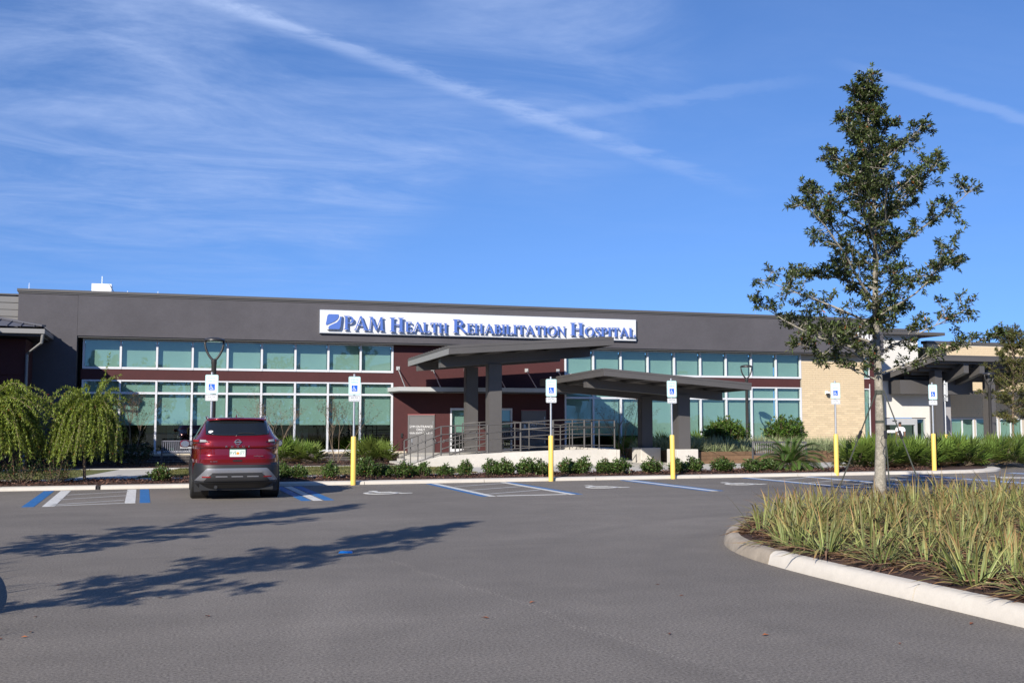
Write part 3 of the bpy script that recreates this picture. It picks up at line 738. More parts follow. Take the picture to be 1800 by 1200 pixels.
# ------------------------------------------------------------------ entrance block and right wing
V = thing('entrance_block', 'white stucco entrance block with glazed sliding doors behind the palmettos', 'building')
YV = 45.0
wall_with_holes(34.16, 37.22, YV, YV+.4, 0, 3.0, [(34.30, 37.0, 0, 1.78)]).build('white_wall', M_white_wall, V)
box('white_wall', M_white_wall, V, 32.9, 36.62, YV+.02, YV+3.5, 3.004, 6.22)
box('parapet_cap', M_cap, V, 32.85, 36.68, YV-.04, YV+3.6, 6.222, 6.33)
box('grey_wall', M_grey_wall, V, 37.224, 38.6, YV+.05, YV+.4, 0, 3.3)
box('lobby', M_interior, V, 34.2, 37.1, YV+3.0, YV+3.2, 0, 3)
box('call_button', M_black, V, 37.42, 37.55, YV-.02, YV+.048, 1.05, 1.25)
def frame(parent, name, m, x0, x1, z0, z1, Y, fw=.07, mull=(), rails=()):
    mb = MB(); mb.box(x0, x0+fw, Y, Y+.09, z0, z1); mb.box(x1-fw, x1, Y, Y+.09, z0, z1)
    mb.box(x0+fw+.001, x1-fw-.001, Y+.004, Y+.086, z0, z0+fw); mb.box(x0+fw+.001, x1-fw-.001, Y+.004, Y+.086, z1-fw, z1)
    for x in mull: mb.box(x-fw/2, x+fw/2, Y+.006, Y+.08, z0+fw+.001, z1-fw-.001)
    for z in rails: mb.box(x0+fw+.001, x1-fw-.001, Y+.01, Y+.07, z-.05, z+.05)
    o = mb.build(name, m, parent)
    MB().add([(x0+fw, Y+.05, z0+fw), (x1-fw, Y+.05, z0+fw), (x1-fw, Y+.05, z1-fw), (x0+fw, Y+.05, z1-fw)], [(0,1,2,3)]).build('pane', M_glass, o)
    return o
M_dframe = mat('door_frame_aluminium', (.40, .41, .43), .45, noise=(2, .04))
d = frame(V, 'sliding_door', M_dframe, 34.32, 36.42, 0.05, 1.76, YV+.06, .10, (35.37,), (.42,))
box('header', M_dframe, d, 34.42, 36.32, YV+.03, YV+.058, 1.42, 1.68); box('sensor', M_black, d, 34.95, 35.2, YV+.0, YV+.028, 1.60, 1.65)
box('notice', M_whitepaint, d, 34.62, 35.15, YV+.04, YV+.056, 1.02, 1.15)
frame(V, 'side_light', M_dframe, 36.44, 36.98, 0.05, 1.76, YV+.07, .06)
WG = thing('brick_wing', 'tan brick wing with green tinted windows behind the entrance canopy at right', 'building')
YG = 46.0
wall_with_holes(38.0, 62, YG, YG+.3, 0, 5.68, [(39.4+1.6*k, 40.92+1.6*k, .3, 1.76) for k in range(3)]+[(44.4+2.6*k, 45.9+2.6*k, .3, 1.76) for k in range(5)]).build('brick_wall', M_mortar, WG)
box('parapet_cap', M_cap, WG, 37.95, 62, YG-.06, YG+.4, 5.682, 5.84); box('roof', M_cap, WG, 38, 62, YG+.41, 60, 5.4, 5.5)
mb = MB(); Lb, Hb, jb = .2925, .089, .0125; holes = [(39.4+1.6*k, 40.92+1.6*k) for k in range(3)]+[(44.4+2.6*k, 45.9+2.6*k) for k in range(5)]
for r in range(55):
    z = .02+r*(Hb+jb); x = 38.0-(r % 2)*(Lb+jb)/2
    while x < 52:
        if z+Hb < 5.675 and not (z < 1.78 and any(x+Lb > a-.02 and x < b+.02 for a, b in holes)): mb.box(max(x, 38.0), x+Lb, YG-.012, YG+.02, z, z+Hb)
        x += Lb+jb
o = mb.build('brick_courses', M_brick, WG); o['kind'] = 'stuff'
for a, b in holes:
    w = frame(WG, 'window', M_alu, a+.005, b-.005, .305, 1.755, YG+.02, .06, ((a+b)/2,) if b-a < 1.51 else ((a+b)/2,))
    box('roller_shade', M_shade, w, a+.05, b-.05, YG+.16, YG+.17, .35, 1.7)
box('interior_wall', M_interior, WG, 38.2, 60, YG+1.5, YG+1.6, 0, 5)

# ------------------------------------------------------------------ canopies
def beam(parent, p0, p1, w, h, name='beam', m=M_canopy):
    """level-sided beam whose TOP centre line runs p0 -> p1"""
    (xa, ya, za), (xb, yb, zb) = p0, p1; d = Vector((xb-xa, yb-ya, 0)).normalized(); n = Vector((-d.y, d.x, 0))*w/2
    a = [Vector((xa, ya, za-h))-n, Vector((xb, yb, zb-h))-n, Vector((xb, yb, zb-h))+n, Vector((xa, ya, za-h))+n]
    b = [v+Vector((0, 0, h)) for v in a]; return MB().hexa(a, b).build(name, m, parent)
def canopy(label, FL, FR, BL, BR, fas, beams, purlins, ribs, side=None):
    T = thing('canopy', label, 'canopy')
    FL, FR, BL, BR = map(Vector, (FL, FR, BL, BR)); dz = Vector((0, 0, 1))
    ins = [FL.lerp(BR, .012), FR.lerp(BL, .012), BR.lerp(FL, .012), BL.lerp(FR, .012)]
    MB().hexa([v-dz*.12 for v in ins], [v-dz*.015 for v in ins]).build('roof_deck', M_canopy_deck, T)
    c = (FL+FR+BL+BR)/4
    for a, b in ((FL, FR), (FR, BR), (BR, BL), (BL, FL)):
        d = (b-a); n = Vector((-d.y, d.x, 0)).normalized()*.05
        if (c-a).dot(n) < 0: n = -n
        ap, bp = (a, b) if abs(d.y) < abs(d.x) else (a+d.normalized()*.051, b-d.normalized()*.051)
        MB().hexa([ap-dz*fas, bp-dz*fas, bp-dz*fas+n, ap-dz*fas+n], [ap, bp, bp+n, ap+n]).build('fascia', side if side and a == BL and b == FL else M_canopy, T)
        ap2, bp2 = ap-n*.25, bp-n*.25
        MB().hexa([ap2-dz*.05, bp2-dz*.05, bp-dz*.05-n*.01, ap-dz*.05-n*.01], [ap2+dz*.02, bp2+dz*.02, bp+dz*.02-n*.01, ap+dz*.02-n*.01]).build('drip_trim', M_canopy, T)
    for k in range(ribs):
        f = (k+.5)/ribs; a = FL.lerp(BL, f)+dz*.01; b = FR.lerp(BR, f)+dz*.01
        MB().bar(a, b, .06, .10).build('roof_rib', M_canopy, T)
    for (p0, p1, h) in beams: beam(T, p0, p1, .30, h)
    for f in purlins:
        a = FL.lerp(FR, f)-dz*.125; b = BL.lerp(BR, f)-dz*.125
        beam(T, a.lerp(b, .02), a.lerp(b, .98), .12, .10, 'purlin')
    return T
def column(T, x0, x1, y0, y1, z0, z1):
    c = MB().box(x0, x1, y0, y1, z0, z1).build('column', M_canopy, T)
    MB().box(x0-.02, x0-.002, y0+.05, y1-.05, z0, z1-.02).box(x1+.002, x1+.02, y0+.05, y1-.05, z0, z1-.02).build('column_flange', M_canopy, c)
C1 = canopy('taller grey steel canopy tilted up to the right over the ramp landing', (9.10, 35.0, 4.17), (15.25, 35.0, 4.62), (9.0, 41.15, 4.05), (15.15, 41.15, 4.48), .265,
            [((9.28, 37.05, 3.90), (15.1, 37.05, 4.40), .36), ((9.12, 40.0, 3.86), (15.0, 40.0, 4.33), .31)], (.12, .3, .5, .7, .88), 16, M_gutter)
column(C1, 11.10, 11.58, 36.85, 37.3, .4, 3.70); column(C1, 11.08, 11.54, 39.85, 40.25, .4, 3.72)
C2 = canopy('lower grey steel canopy sloping down to the right on two pedestals', (13.62, 32.1, 3.34), (19.15, 32.1, 2.91), (13.5, 38.1, 3.19), (19.0, 38.1, 2.79), .23,
            [((13.72, 34.0, 3.08), (19.0, 34.0, 2.66), .30), ((13.72, 37.0, 3.02), (19.0, 37.0, 2.62), .30)], (.12, .3, .5, .7, .88), 0)
column(C2, 17.20, 17.66, 33.8, 34.25, .62, 2.55); column(C2, 17.18, 17.62, 36.8, 37.2, .6, 2.55)
for y in (33.6, 36.6): MB().box(17.03, 17.86, y, y+.82, -.05, .62-.015*(y > 35)).build('pedestal', M_conc_wall, C2, bevel=.02)
# porte-cochere
EX0, EY0, EZ0, EY1, EZ1 = 35.3, 42.05, 4.79, 44.94, 3.90
r1, r2, r3 = onx(1700, 42.4), onx(1668, 44.8), onx(1668, 44.8)+3.2
C3 = canopy('large grey steel entrance canopy beside the white entrance block', (EX0, EY0, EZ0), (56, EY0, EZ0), (EX0-1.0, EY1, EZ1), (56, EY1, EZ1), .26,
            [((x, EY0+.3, EZ0-.36), (x, EY1-.05, EZ1-.25), .46) for x in (r1, r2, r3, r3+3.2, r3+6.4)], (), 0)
for k in range(5):
    y = EY0+.35+.55*k; z = EZ0-(y-EY0)*(EZ0-EZ1)/(EY1-EY0)-.125; beam(C3, (EX0+.06, y, z), (55.9, y, z), .10, .14, 'purlin')
for px in (1647, 1740):
    x = onx(px, 43.4); column(C3, x-.22, x+.22, 43.2, 43.6, -.05, 4.12)
for k in range(3): x = onx(1740, 43.4)+3.2*(k+1); column(C3, x-.22, x+.22, 43.2, 43.6, -.05, 4.12)
MB().box(34.75, 39.2, 44.1, 44.99, 2.97, 3.66).build('added_shade_slab', M_canopy, C3)  # slab added to darken the wall above the doors and cast the diagonal shade

# ------------------------------------------------------------------ ramp and railings
RP = thing('access_ramp', 'pale concrete wheelchair ramp and landing below the tall canopy', 'ramp')
top = [(7.60, .04), (8.04, .22), (8.83, .43), (11.0, .52), (13.28, .60), (15.33, .60)]
MB().prism([(7.60, -.15)]+top+[(15.33, -.15)], 35.0, 35.22).build('ramp_wall', M_conc_wall, RP, bevel=.012)
MB().prism([(7.60, -.15)]+[(x, z-.13) for x, z in top[1:]]+[(15.32, -.15)], 35.225, 37.5).build('ramp_slab', M_conc, RP)
MB().prism([(8.9, -.15), (8.9, .30), (15.32, .40), (15.32, -.15)], 37.505, 42.28).build('landing', M_conc, RP)
box('end_wall', M_conc_wall, RP, 15.335, 15.45, 35.0, 42.2, -.15, .59)
for k in range(3): box('step', M_conc, RP, 8.02+.29*k, 8.31+.29*k-.002, 38.2, 39.8, -.15, -.0+.10*(k+1))
def rail_run(T, pts, Y, posts, extra=(0.0, -.50, -.90), r=.022):
    """pts: top-rail polyline (x, z)"""
    def zt(x):
        for (xa, za), (xb, zb) in zip(pts[:-1], pts[1:]):
            if xa <= x <= xb: return za+(zb-za)*(x-xa)/(xb-xa)
        return pts[-1][1]
    for k, dz in enumerate(extra): MB().tube([(x, Y, z+dz) for x, z in pts], r if k == 0 else r*.85, 8).build('rail', M_rail, T, smooth='all')
    for x, w in posts:
        MB().tube([(x, Y, zt(x)-.99), (x, Y, zt(x)-.005)], r*w, 8).build('post', M_rail, T)
    return zt
RL = thing('ramp_railing', 'brown grey pipe railing along the front wall of the ramp', 'railing')
tp = [(onx(px, 35.1), ony(px, py, 35.1)[1]) for px, py in ((711, 774), (775, 749.5), (800, 748), (860, 746.5), (915, 742.5), (972, 738.5), (1003, 737.5), (1080, 738.5))]
pp = [(711,1.1),(722,.8),(735,.9),(748,.8),(762,1.1),(775.5,1.2),(790.5,1.0),(800.5,1.1),(857,1.9),(915,1.5),(972,2.0),(1006,1.0),(1027,1.5),(1053,1.0),(1080,1.3)]
rail_run(RL, tp, 35.1, [(onx(p, 35.1), w) for p, w in pp])
hr = [(x, z-.27) for x, z in tp[:5]]
MB().tube([(hr[0][0], 35.02, hr[0][1]-.06)]+[(x, 35.02, z) for x, z in hr], .018, 8).build('handrail', M_rail, RL, smooth='all')
hr2 = [(x, z-.24) for x, z in tp[4:]]
MB().tube([(x, 35.02, z) for x, z in hr2], .018, 8).build('handrail', M_rail, RL, smooth='all')
for p in (741, 765, 780, 795): 
    x = onx(p, 35.02); MB().tube([(x, 35.02, 1.0), (x+.03, 35.02, .93), (x+.0, 35.02, .88), (x-.05, 35.02, .90)], .016, 6).build('rail_return', M_rail, RL, smooth='all')
R2 = thing('landing_railing', 'second pipe railing along the back of the ramp behind the front one', 'railing')
tp2 = [(onx(px, 37.6), ony(px, py, 37.6)[1]) for px, py in ((813, 744), (860, 741), (900, 741), (985, 747), (998, 744), (1040, 741))]
rail_run(R2, tp2, 37.6, [(onx(p, 37.6), w) for p, w in ((813, 1), (843, .9), (872, 1.1), (905, 1), (930, 1), (985, 1.1), (1001, 1), (1040, 1.2))], (0, -.24, -.55, -.88))
R3 = thing('step_railing', 'low sloping pair of handrails beside the short flight of steps', 'railing')
for Y in (38.1, 39.9):
    pts = [(onx(px, Y), ony(px, py, Y)[1]) for px, py in ((774, 776), (780, 774), (856, 749), (885, 747))]
    rail_run(R3, pts, Y, [(onx(p, Y), 1) for p in (776, 808, 838, 858)], (0, -.30, -.62), .019)

# ================================================================== parked car
def lerp_tab(tab, z):
    if z <= tab[0][0]: return tab[0][1]
    for (a, u), (b, w) in zip(tab[:-1], tab[1:]):
        if a <= z <= b: return u+(w-u)*(z-a)/(b-a)
    return tab[-1][1]
HW = [(.24,.84),(.34,.905),(.5,.925),(.7,.918),(.76,.905),(.84,.915),(.92,.905),(1.06,.90),(1.12,.905),(1.22,.885),(1.28,.845),(1.34,.80),(1.48,.725),(1.60,.655),(1.655,.615),(1.685,.54),(1.70,.36),(1.706,.05)]
YR = [(.24,-.80),(.33,-.90),(.45,-.985),(.62,-1.0),(.72,-.985),(.76,-.955),(.84,-.968),(.87,-.955),(.92,-.925),(1.05,-.915),(1.075,-.955),(1.10,-.965),(1.22,-.945),(1.28,-.90),(1.32,-.865),(1.5,-.70),(1.62,-.585),(1.655,-.56),(1.685,-.45),(1.70,-.10),(1.706,.5)]
YFt = [(.24,3.45),(.4,3.62),(.6,3.67),(.85,3.62),(.95,3.50),(1.02,3.25),(1.09,2.55),(1.14,2.15),(1.28,1.85),(1.5,1.32),(1.62,.98),(1.655,.85),(1.685,.65),(1.70,.45),(1.706,.55)]
def NE(z): return 5.2 if z < 1.2 else 5.2-.8*min(1, (z-1.2)/.3)
def cyl(z): a, b = lerp_tab(YR, z), lerp_tab(YFt, z); return (a+b)/2, (b-a)/2
def rear_pt(x, z, off=0.0):
    hw = lerp_tab(HW, z); c, hl = cyl(z); n = NE(z); q = min(.9999, abs(x/hw)); y = c-hl*(1-q**n)**(1/n)
    v = Vector((x, y, z))
    if off:
        e = .006; q2 = min(.9999, abs((x+e)/hw)); y2 = c-hl*(1-q2**n)**(1/n)
        c3, hl3 = cyl(z+e); hw3 = lerp_tab(HW, z+e); q3 = min(.9999, abs(x/hw3)); y3 = c3-hl3*(1-q3**n)**(1/n)
        nn = Vector((e, y2-y, 0)).cross(Vector((0, y3-y, e))).normalized()
        if nn.y > 0: nn = -nn
        v += nn*off
    return v
def side_pt(s, y, z, off=0.0):
    hw = lerp_tab(HW, z); c, hl = cyl(z); n = NE(z); q = min(.9999, abs((y-c)/hl)); return Vector((s*(hw*(1-q**n)**(1/n)+off), y, z))
def rear_patch(x0, x1, zlo, zhi, off, nx=22, nz=6, thick=.0):
    f = lambda g, x: g(x) if callable(g) else g
    mb = MB()
    for i in range(nx+1):
        x = x0+(x1-x0)*i/nx; a, b = f(zlo, x), f(zhi, x)
        for j in range(nz+1):
            mb.v.append(tuple(rear_pt(x, a+(b-a)*j/nz, off)))
    w = nz+1
    for i in range(nx):
        for j in range(nz): mb.f.append((i*w+j, (i+1)*w+j, (i+1)*w+j+1, i*w+j+1))
    k = len(mb.v)                      # rim so that the patch has thickness
    edge = [i*w for i in range(nx+1)]+[nx*w+j for j in range(1, nz+1)]+[i*w+nz for i in range(nx-1, -1, -1)]+[j for j in range(nz-1, 0, -1)]
    for e in edge:
        x, y, z = mb.v[e]; mb.v.append((x*.998, y+.02+off, z))
    m = len(edge)
    for i in range(m): mb.f.append((edge[i], k+i, k+(i+1) % m, edge[(i+1) % m]))
    return mb
def side_patch(s, y0, y1, zlo, zhi, off, ny=16, nz=6):
    f = lambda g, q: g(q) if callable(g) else g
    mb = MB()
    for i in range(ny+1):
        y = y0+(y1-y0)*i/ny; a, b = f(zlo, y), f(zhi, y)
        for j in range(nz+1): mb.v.append(tuple(side_pt(s, y, a+(b-a)*j/nz, off)))
    w = nz+1
    for i in range(ny):
        for j in range(nz):
            q = (i*w+j, (i+1)*w+j, (i+1)*w+j+1, i*w+j+1); mb.f.append(q if s < 0 and False else (q if s > 0 else q[::-1]))
    return mb
CAR = thing('parked_car', 'dark red sport utility car parked nose-in, its rear to the photographer', 'car', (1.37, 23.45, 0), R(-.6))
WB, RT = 2.706, .36
def car_body():
    zs = sorted(set([z for z, _ in HW]+[z for z, _ in YR]+list(np.arange(.24, 1.70, .035)))); NP = 168
    red, dark = MB(), MB(); grid = []
    for z in zs:
        hw = lerp_tab(HW, z); c, hl = cyl(z); n = NE(z); row = []
        for i in range(NP):
            t = 2*math.pi*i/NP; ct, st = math.cos(t), math.sin(t)
            row.append((hw*math.copysign(abs(ct)**(2/n), ct), c+hl*math.copysign(abs(st)**(2/n), st), z))
        grid.append(row)
    def put(mb, q): k = len(mb.v); mb.v += q; mb.f.append(tuple(range(k, k+4)))
    for a in range(len(zs)-1):
        for i in range(NP):
            j = (i+1) % NP; q = [grid[a][i], grid[a][j], grid[a+1][j], grid[a+1][i]]
            cy = sum(p[1] for p in q)/4; cz = sum(p[2] for p in q)/4; cx = sum(p[0] for p in q)/4
            if abs(cx) > .6 and any(math.hypot(cy-yy, cz-RT) < .415 for yy in (0, WB)): continue
            lim = .735+.05*max(0, (abs(cx)-.62)/.3) if cy < -.55 else (.40 if abs(cx) > .5 else .5)
            if -.55 <= cy < .1: lim = .40+(.735+.05-.40)*max(0, min(1, (-cy-.38)/.17))
            put(red if cz > lim else dark, q)
    b = red.build('body', M_red, CAR); d = dark.build('lower_cladding', M_cladding, CAR)
    for o in (b, d):
        bm = bmesh.new(); bm.from_mesh(o.data); bmesh.ops.remove_doubles(bm, verts=bm.verts, dist=.0008)
        bmesh.ops.recalc_face_normals(bm, faces=bm.faces); bm.to_mesh(o.data); bm.free()
        o.data.polygons.foreach_set('use_smooth', [True]*len(o.data.polygons)); o.data.set_sharp_from_angle(angle=R(32))
    box('underbody', M_cladding, CAR, -.74, .74, -.75, 3.3, .20, .34)
    for s in (-1, 1):
        for yy in (0, WB):
            mb = MB(); n = 26
            for i in range(n+1):
                t = math.pi*(-.06+1.12*i/n)
                for rr, off in ((.385, -.03), (.40, .012), (.455, .016), (.47, .002)):
                    y, z = yy+rr*math.cos(t), RT+rr*math.sin(t); p = side_pt(s, max(-.93, y), max(.25, z), off); mb.v.append(tuple(p))
            for i in range(n):
                for j in range(3): mb.f.append((i*4+j, i*4+j+1, (i+1)*4+j+1, (i+1)*4+j))
            mb.build('wheel_arch', M_cladding, CAR, smooth='all')
            mb = MB(); mb.tube([(s*.55, yy, RT), (s*.88, yy, RT)], .405, 24, cap=False).build('arch_liner', M_cladding, CAR)
car_body()
def wheel(s, yy):
    prof = [(.225,-.10),(.30,-.115),(.345,-.105),(.36,-.075),(.362,0),(.36,.075),(.345,.105),(.30,.115),(.225,.10)]
    mb = MB().lathe(prof, n=36); w = mb.build('wheel', M_tyre, CAR, smooth=True); w.rotation_euler = (0, R(90), 0); w.location = (s*.80, yy, RT)
    tr = MB()
    for k in range(40):
        a = 2*math.pi*k/40; ca, sa = math.cos(a), math.sin(a)
        tr.bar((.3625*ca, .3625*sa, -.085), (.3625*math.cos(a+.08), .3625*math.sin(a+.08), .085), .012, .008, (ca, sa, 0))
    tr.build('tread', M_tyre, w)
    rm = MB().lathe([(.222,-.09),(.225,-.06),(.20,-.02),(.06,.02*0+.03),(.04,.05)], n=20)
    for k in range(5):
        a = 2*math.pi*k/5; rm.bar((.04*math.cos(a), .04*math.sin(a), .07), (.215*math.cos(a), .215*math.sin(a), .09), .055, .03)
    r_ = rm.build('rim', M_rim, w); r_.scale = (1, 1, s)
for s in (-1, 1):
    for yy in (0, WB): wheel(s, yy)
# glass
def wz_top(x): return 1.652-.02*(abs(x)/.6)**4
def wz_bot(x): return 1.315+.03*(abs(x)/.66)**3
rear_patch(-.635, .635, wz_bot, wz_top, .006, 26, 8).build('rear_window', M_cglass, CAR, smooth='all')
for s in (-1, 1):
    side_patch(s, -.30, .98, lambda y: 1.27+.02*max(0, -y), lambda y: 1.575-.06*max(0, (.1-y))**1.2-.18*max(0, y-.6), .005, 18, 6).build('side_window', M_cglass, CAR, smooth='all')
    side_patch(s, 1.04, 1.66, lambda y: 1.25, lambda y: 1.50-.42*max(0, y-1.04), .005, 14, 5).build('side_window', M_cglass, CAR, smooth='all')
    MB().tube([(s*.585, -.42, 1.675), (s*.60, -.30, 1.715), (s*.60, .75, 1.715), (s*.585, .88, 1.68)], .018, 6).build('roof_rail', M_silver, CAR, smooth='all')
    # door mirror
    mr = MB().lathe([(.02,-.11),(.07,-.10),(.085,-.03),(.085,.05),(.06,.10),(.02,.11)], n=14).build('mirror', M_red, CAR, smooth='all')
    mr.location = (s*1.03, 1.62, 1.11); mr.rotation_euler = (0, R(90), 0); mr.scale = (1, .8, 1)
    MB().lathe([(.0,0),(.07,.0),(.07,.006),(.0,.006)], n=18).build('mirror_glass', M_chrome, mr).matrix_local = Matrix.Translation((0, -.088, 0)) @ Matrix.Rotation(R(90), 4, 'X') @ Matrix.Diagonal((1, 1.35, 1, 1))
    box('mirror_arm', M_cladding, mr, .03, .07, -.04, .04, -s*.19 if s > 0 else .05, -.05 if s > 0 else .19)
    side_patch(s, .14, .26, 1.02, 1.05, .02, 3, 2).build('door_handle', M_red, CAR); side_patch(s, 1.12, 1.26, 1.02, 1.05, .02, 3, 2).build('door_handle', M_red, CAR)
    # tail lamp wedge: dark housing, clear lens, red lens, all wrapping round the corner
    xa, xb = (.56, .885) if s > 0 else (-.885, -.56)
    f = lambda x: min(1, (abs(x)-.56)/.28)
    rear_patch(xa, xb, lambda x: 1.185-.022*f(x), lambda x: 1.20+.062*f(x), .010, 22, 5).build('tail_lamp', M_lamp_red, CAR, smooth='all')
    xa, xb = (.62, .74) if s > 0 else (-.74, -.62)
    rear_patch(xa, xb, lambda x: 1.188, lambda x: 1.222+.02*f(x), .016, 8, 3).build('lamp_lens', M_lamp_clear, CAR, smooth='all')
    xa, xb = (.76, .87) if s > 0 else (-.87, -.76)
    rear_patch(xa, xb, lambda x: 1.19, lambda x: 1.235, .016, 8, 3).build('lamp_lens', M_refl, CAR, smooth='all')
    xa, xb = (.53, .69) if s > 0 else (-.69, -.53)
    rear_patch(xa*.985, xb*.985, .474, .496, .030, 6, 2).build('reflector', M_refl, CAR)
    MB().box(s*.74-.10, s*.74+.10, -.52, -.50, .16, .40).build('mud_flap', M_cladding, CAR)
# spoiler, fin, trims
sp = MB(); n = 20
for i in range(n+1):
    x = -.60+1.2*i/n; e = (abs(x)/.60)**4
    for (y, z) in ((-.40, 1.688), (-.63+.05*e, 1.672-.03*e), (-.645+.05*e, 1.652-.03*e), (-.56, 1.648-.02*e)): sp.v.append((x, y+.10*e, z))
for i in range(n):
    for j in range(3): sp.f.append((i*4+j, (i+1)*4+j, (i+1)*4+j+1, i*4+j+1))
sp.build('spoiler', M_red, CAR, smooth='all')
MB().hexa([(-.012,-.22,1.69),(.012,-.22,1.69),(.02,.0,1.70),(-.02,.0,1.70)], [(-.004,-.19,1.765),(.004,-.19,1.765),(.004,-.13,1.765),(-.004,-.13,1.765)]).build('antenna_fin', M_red, CAR)
rear_patch(-.14, .14, 1.672, 1.684, .012, 8, 1).build('brake_light', M_lamp_red, CAR)
MB().tube([rear_pt(.0, 1.345, .02), rear_pt(.12, 1.358, .025), rear_pt(.34, 1.352, .02)], .010, 6).build('wiper', M_cladding, CAR)
# bumper: silver frame, dark insert with three slots
def trap(xt, xb, zt, zb):
    def lo(x): return zb
    def hi(x): return zt if abs(x) <= xt else zt-(zt-zb)*(abs(x)-xt)/(xb-xt)
    return lo, hi
lo, hi = trap(.60, .83, .655, .405); rear_patch(-.83, .83, lo, hi, .014, 48, 6).build('skid_plate', M_silver, CAR, smooth=True)
rear_patch(-.66, .66, lambda x: .405, lambda x: .30*0+.575-(.17*max(0, (abs(x)-.47)/.19)), .024, 40, 5).build('bumper_insert', M_gunmetal, CAR, smooth=True)
rear_patch(-.50, .50, lambda x: .565, lambda x: .582, .030, 30, 1).build('insert_trim', M_silver, CAR)
for x in (-.31, 0, .31): rear_patch(x-.115, x+.115, .478, .505, .032, 6, 2).build('slot', M_silver, CAR); 
for x in (-.31, 0, .31): rear_patch(x-.12, x+.12, .507, .53, .028, 6, 2).build('slot', M_cladding, CAR)
rear_patch(-.80, .80, .335, .40, .004, 30, 2).build('valance', M_cladding, CAR, smooth='all')
MB().tube([(-.42, -.70, .27), (-.42, -.86, .27)], .035, 10).build('exhaust', M_gunmetal, CAR)
# tailgate shut lines
for s in (-1, 1):
    MB().tube([rear_pt(s*.735, z, .002) for z in np.linspace(.76, 1.19, 12)], .004, 4).build('shut_line', M_black, CAR)
MB().tube([rear_pt(x, .748, .003) for x in np.linspace(-.73, .73, 20)], .005, 4).build('shut_line', M_black, CAR)
rear_patch(-.09, .09, .79, .825, .006, 4, 2).build('tailgate_handle', M_cladding, CAR)
# plate
yp = rear_pt(0, .97).y
pl = box('licence_plate', M_plate, CAR, -.155, .155, yp-.030, yp-.014, .89, 1.045)
MB().box(-.17, .17, yp-.013, yp+.02, .875, 1.06).build('plate_frame', M_cladding, pl)
text('lettering', 'RVE', .098, M_plate_green, pl, (-.085, yp-.031, .965), depth=.001, xs=.8); text('lettering', 'J77', .098, M_plate_green, pl, (.09, yp-.031, .965), depth=.001, xs=.8)
MB().prism(arcpts(.004, .96, .028, 0, 360, 14)[:-1], yp-.034, yp-.031).build('orange_emblem', M_orange, pl)
MB().prism([(-.155,1.03),(.155,1.03),(.155,1.044),(-.155,1.044)], yp-.0315, yp-.0302).build('plate_band', M_plate_green, pl)
# badges
bp = rear_pt(0, 1.185)
bd = MB().prism(ring(0, 1.19, .062, .048, 0, 360, 28)[:-1], bp.y-.022, bp.y-.006)
bd = MB(); 
for a in range(28):
    t0, t1 = 2*math.pi*a/28, 2*math.pi*(a+1)/28
    bd.prism([(.062*math.cos(t0), 1.19+.058*math.sin(t0)), (.062*math.cos(t1), 1.19+.058*math.sin(t1)), (.047*math.cos(t1), 1.19+.044*math.sin(t1)), (.047*math.cos(t0), 1.19+.044*math.sin(t0))], bp.y-.022, bp.y+.01)
bd.build('round_badge', M_chrome, CAR, smooth=False)
box('badge_bar', M_chrome, CAR, -.075, .075, bp.y-.028, bp.y-.010, 1.178, 1.203)
for ch, x in zip('ROGUE', (-.225, -.112, 0, .112, .225)):
    p = rear_pt(x, 1.098); text('badge_letter', ch, .048, M_chrome, CAR, (x, p.y-.008, 1.098), depth=.004, xs=1.5)
p = rear_pt(.40, .885); text('badge_lettering', 'PLATINUM', .034, M_chrome, CAR, (.42, p.y-.02, .90), depth=.003, xs=1.15)
p = rear_pt(-.48, .79); text('badge_lettering', 'SV AWD', .034, M_chrome, CAR, (-.47, p.y-.02, .795), depth=.003, xs=1.1)
p = rear_pt(-.53, 1.39, .012); st = MB().lathe([(.0,0),(.05,0),(.05,.003),(0,.003)], n=18).build('sticker', M_whitepaint, CAR); st.location = p; st.rotation_euler = (R(62), 0, 0); st.scale = (1, .62, 1)

